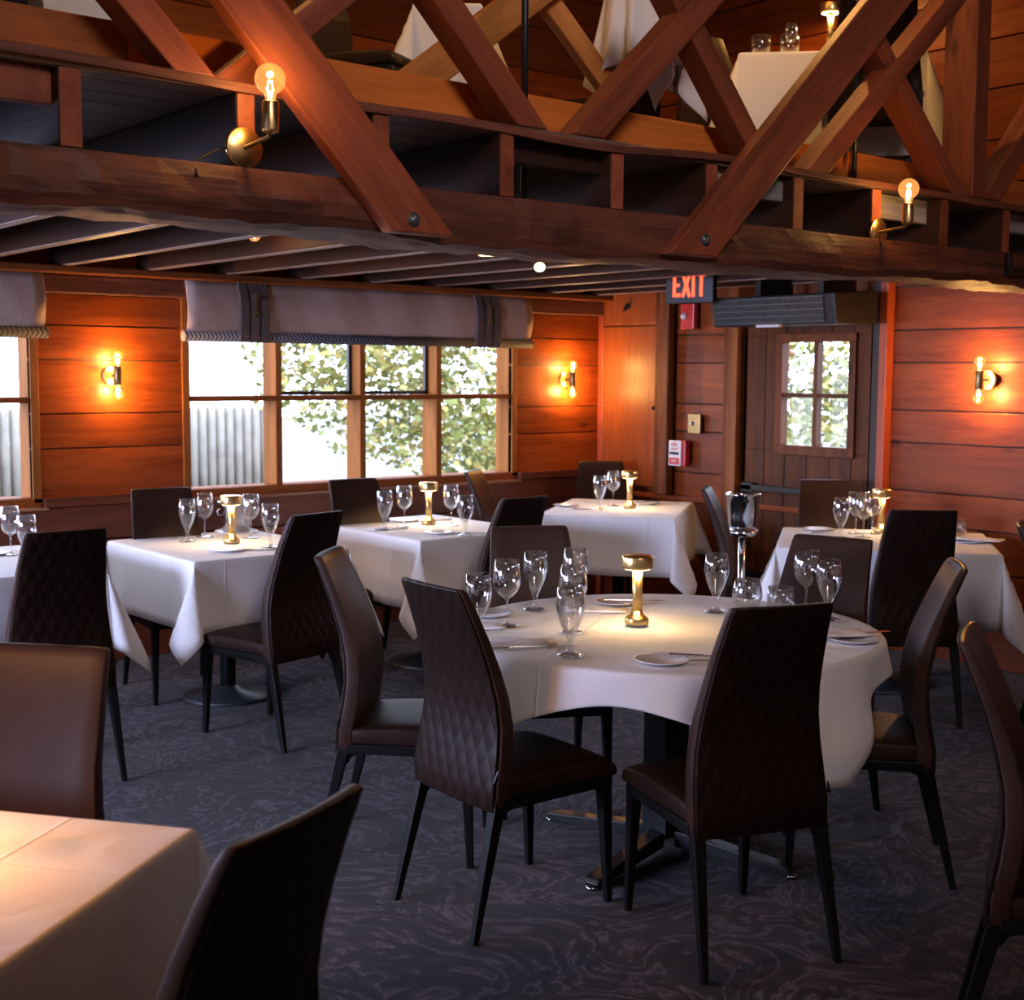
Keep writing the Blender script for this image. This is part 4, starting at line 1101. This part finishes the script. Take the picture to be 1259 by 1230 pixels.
# ------------------------------------------------------------------ outside
struct(MB().box(-60,XA-.2,-20,45,-.75,-.70).build('ground', M['ground']))
struct(MB().box(XA-.2,20,YB+.2,45,-.75,-.70).build('ground', M['ground']))
fn=MB(); vs=[];fs=[]; n=160
p0=Vector((-21,5.0)); p1=Vector((-20.4,11.3)); dr=(p1-p0).normalized(); nr=Vector((-dr.y,dr.x))
for k in range(n+1):
    p=p0+(p1-p0)*k/n+nr*.10*math.sin(k*PI/2)*1
    for z in (-.7,1.0): vs.append((p.x,p.y,z))
for k in range(n): fs.append((2*k,2*k+2,2*k+3,2*k+1))
fn.add(vs,fs,True,.5); o=fn.build('metal_fence', M['metalfence']); s=o.modifiers.new('solid','SOLIDIFY'); s.thickness=.04
tag(o,'pale corrugated fence outside, seen through the left column of the long window','fence')
def leaves(mb, c, r, n, size):
    for _ in range(n):
        while True:
            p=Vector([random.uniform(-1,1) for _ in range(3)])
            if .2<p.length<1: break
        p=Vector((c[0]+p.x*r[0],c[1]+p.y*r[1],c[2]+p.z*r[2]))
        s=size*random.uniform(.6,1.3); q=Matrix.Rotation(random.uniform(0,2*PI),3,'Z')@Matrix.Rotation(random.uniform(-1.2,1.2),3,'X')@Matrix.Rotation(random.uniform(-1,1),3,'Y')
        pts=[(0,-.5),(.32,-.35),(.5,.05),(.22,.12),(.0,.55),(-.22,.12),(-.5,.05),(-.32,-.35)]
        mb.add([tuple(p+q@Vector((a*s,b*s,.06*s*abs(a)))) for a,b in pts],[tuple(range(8))])
def tree(name, base, trunk, clusters, label, tsize=.13, cat='tree', mats=('leaf','leafy')):
    e=empty(name,base)
    t=MB(); 
    for pts,rad in trunk: t.tube(pts,rad,10)
    t.build('trunk', M['bark'], e)
    for mi,mt in enumerate(mats):
        m=MB()
        for (c,r,n) in clusters: leaves(m,c,r,int(2.4*n*(.62 if mi==0 else .38)),tsize)
        m.build('crown' , M[mt], e)
    tag(e,label,cat); return e
tree('leafy_tree',(-13.2,11.4,-.7),[([(0,0,0),(.1,.05,1.6),(-.05,0,3.2),(.1,0,4.5)],[.22,.18,.15,.08]),([(0,0,2.0),(.8,.6,3.0)],[.09,.04]),([(0,0,1.7),(-.8,-1.2,2.8)],[.08,.04])],
  [((.6,-1.4,2.2),(1.0,1.5,1.1),900),((.2,.9,2.3),(1.2,1.3,1.2),900),((1.0,-.2,1.3),(.8,1.6,.8),650),((.8,-3.2,2.8),(.9,1.5,.75),620),((1.0,-4.2,2.1),(.5,.6,.35),90),((.4,1.6,1.0),(.8,1.0,1.0),500),((1.4,-1.9,1.2),(.7,1.1,.8),420),((.9,-3.9,2.6),(.7,1.0,.5),260),((.9,-2.4,1.7),(.7,.9,.6),260),((.8,-3.1,1.9),(.8,1.0,.6),330),((1.0,-1.2,.9),(.6,1.0,.5),260),((.6,3.0,2.0),(.8,1.2,1.6),500)],
  'yellow green maple tree outside the right half of the long window',.085)
tree('leafy_shrub',(-16.5,13.4,-.7),[([(0,0,0),(.1,.05,1.2)],[.08,.05])],[((0,0,1.0),(1.2,2.2,1.0),420),((0,1.5,1.8),(1.0,1.6,1.2),320)],'yellow shrub outside behind the maple trunk',.11,'shrub')
tree('leafy_shrub',(-18.6,2.6,-.7),[([(0,0,0),(.1,.05,1.2)],[.08,.05])],[((0,0,1.2),(1.2,2.0,1.1),380),((0,1.5,2.6),(1.0,1.6,1.2),260)],'hazy shrub outside the window at the left edge',.11,'shrub')
tree('garden_shrub',(-8.6,11.2,-.7),[([(0,0,0),(.1,.05,1.2)],[.08,.05])],[((0,0,1.6),(1.3,.8,.7),800),((-.1,.3,2.3),(1.3,.6,.5),420)],'green shrub outside the small door window',.085,'shrub')
tree('garden_shrub',(-9.55,11.6,-.7),[([(0,0,0),(.1,.05,1.9)],[.06,.04])],[((.22,-.3,2.55),(.22,.2,.16),90)],'red leaved shrub at the top left pane of the door window',.08,'shrub',('leafr','leafy'))

# ------------------------------------------------------------------ light
w=bpy.data.worlds.new('World'); sc.world=w; w.use_nodes=True
bg=w.node_tree.nodes['Background']; bg.inputs[0].default_value=(.66,.76,1.0,1); bg.inputs[1].default_value=9
COOL=(.56,.62,1.0)
def area(name,loc,size,size_y,rot,power,color=COOL):
    o=lamp('AREA',name,loc,power,color,shape='RECTANGLE',size=size,size_y=size_y); o.rotation_euler=rot; return o
# sky light arriving through the windows
def portal(loc,sx,sy,rot):
    o=lamp('AREA','window_daylight',loc,1,(1,1,1),shape='RECTANGLE',size=sx,size_y=sy); o.rotation_euler=rot; o.data.cycles.is_portal=True
portal((XA-.19,4.58,1.48),2.36,1.14,(PI/2,0,-PI/2))
portal((XA-.19,1.30,1.48),2.40,1.14,(PI/2,0,-PI/2))
#portal((XA-.19,-1.7,1.48),2.40,1.14,(PI/2,0,-PI/2))
portal((-4.8,YS-.05,1.5),2.8,1.2,(-PI/2,0,PI))
dl=area('daylight_left',(-4.8,YS-.12,1.5),2.8,1.2,(-PI/2,0,PI),95); dl.data.spread=R(62)
# unseen fill added for soft daylight on the truss from behind the camera
rl=area('truss_fill',(1.6,.6,4.7),1.2,1.2,(0,0,0),24,(1,.80,.76)); rl.data.spread=R(70)
rl.rotation_euler=Vector((-4.9,2.6,-2.0)).to_track_quat('-Z','Y').to_euler()
area('daylight_side',(XA-.2,-1.7,1.5),2.3,1.1,(PI/2,0,-PI/2),300)

wl_=lamp('SPOT','added_warm_spot',(-3.0,-.5,2.25),95,(1,.38,.09),spot_size=R(80),spot_blend=.8,shadow_soft_size=.06)  # added warm spot without a fitting, lights the foreground table and chairs
wl_.rotation_euler=Vector((.62,1.15,-1.5)).to_track_quat('-Z','Y').to_euler()
# ------------------------------------------------------------------ camera
f=1644.; yaw,pitch,roll=R(-50.6),R(5.45),R(.35)
fw=Vector((math.sin(yaw)*math.cos(pitch),math.cos(yaw)*math.cos(pitch),-math.sin(pitch)))
r=Vector((math.cos(yaw),-math.sin(yaw),0)); u=r.cross(fw)
r2=r*math.cos(roll)+u*math.sin(roll); u2=-r*math.sin(roll)+u*math.cos(roll)
cam=bpy.data.cameras.new('camera'); co=bpy.data.objects.new('camera',cam); col.objects.link(co)
cam.sensor_width=36; cam.sensor_fit='HORIZONTAL'; cam.lens=f/1259*36; cam.clip_end=200
co.matrix_world=Matrix(((r2.x,u2.x,-fw.x,0),(r2.y,u2.y,-fw.y,0),(r2.z,u2.z,-fw.z,1.6),(0,0,0,1)))
cam.dof.use_dof=True; cam.dof.focus_distance=4.3; cam.dof.aperture_fstop=5.0
sc.camera=co
sc.view_settings.view_transform='Standard'; sc.view_settings.look='None'; sc.view_settings.gamma=1; sc.view_settings.exposure=0
sc.view_settings.use_curve_mapping=False
cy=sc.cycles; cy.use_denoising=True; cy.max_bounces=8; cy.transparent_max_bounces=24; cy.sample_clamp_indirect=6; cy.caustics_reflective=False; cy.caustics_refractive=False
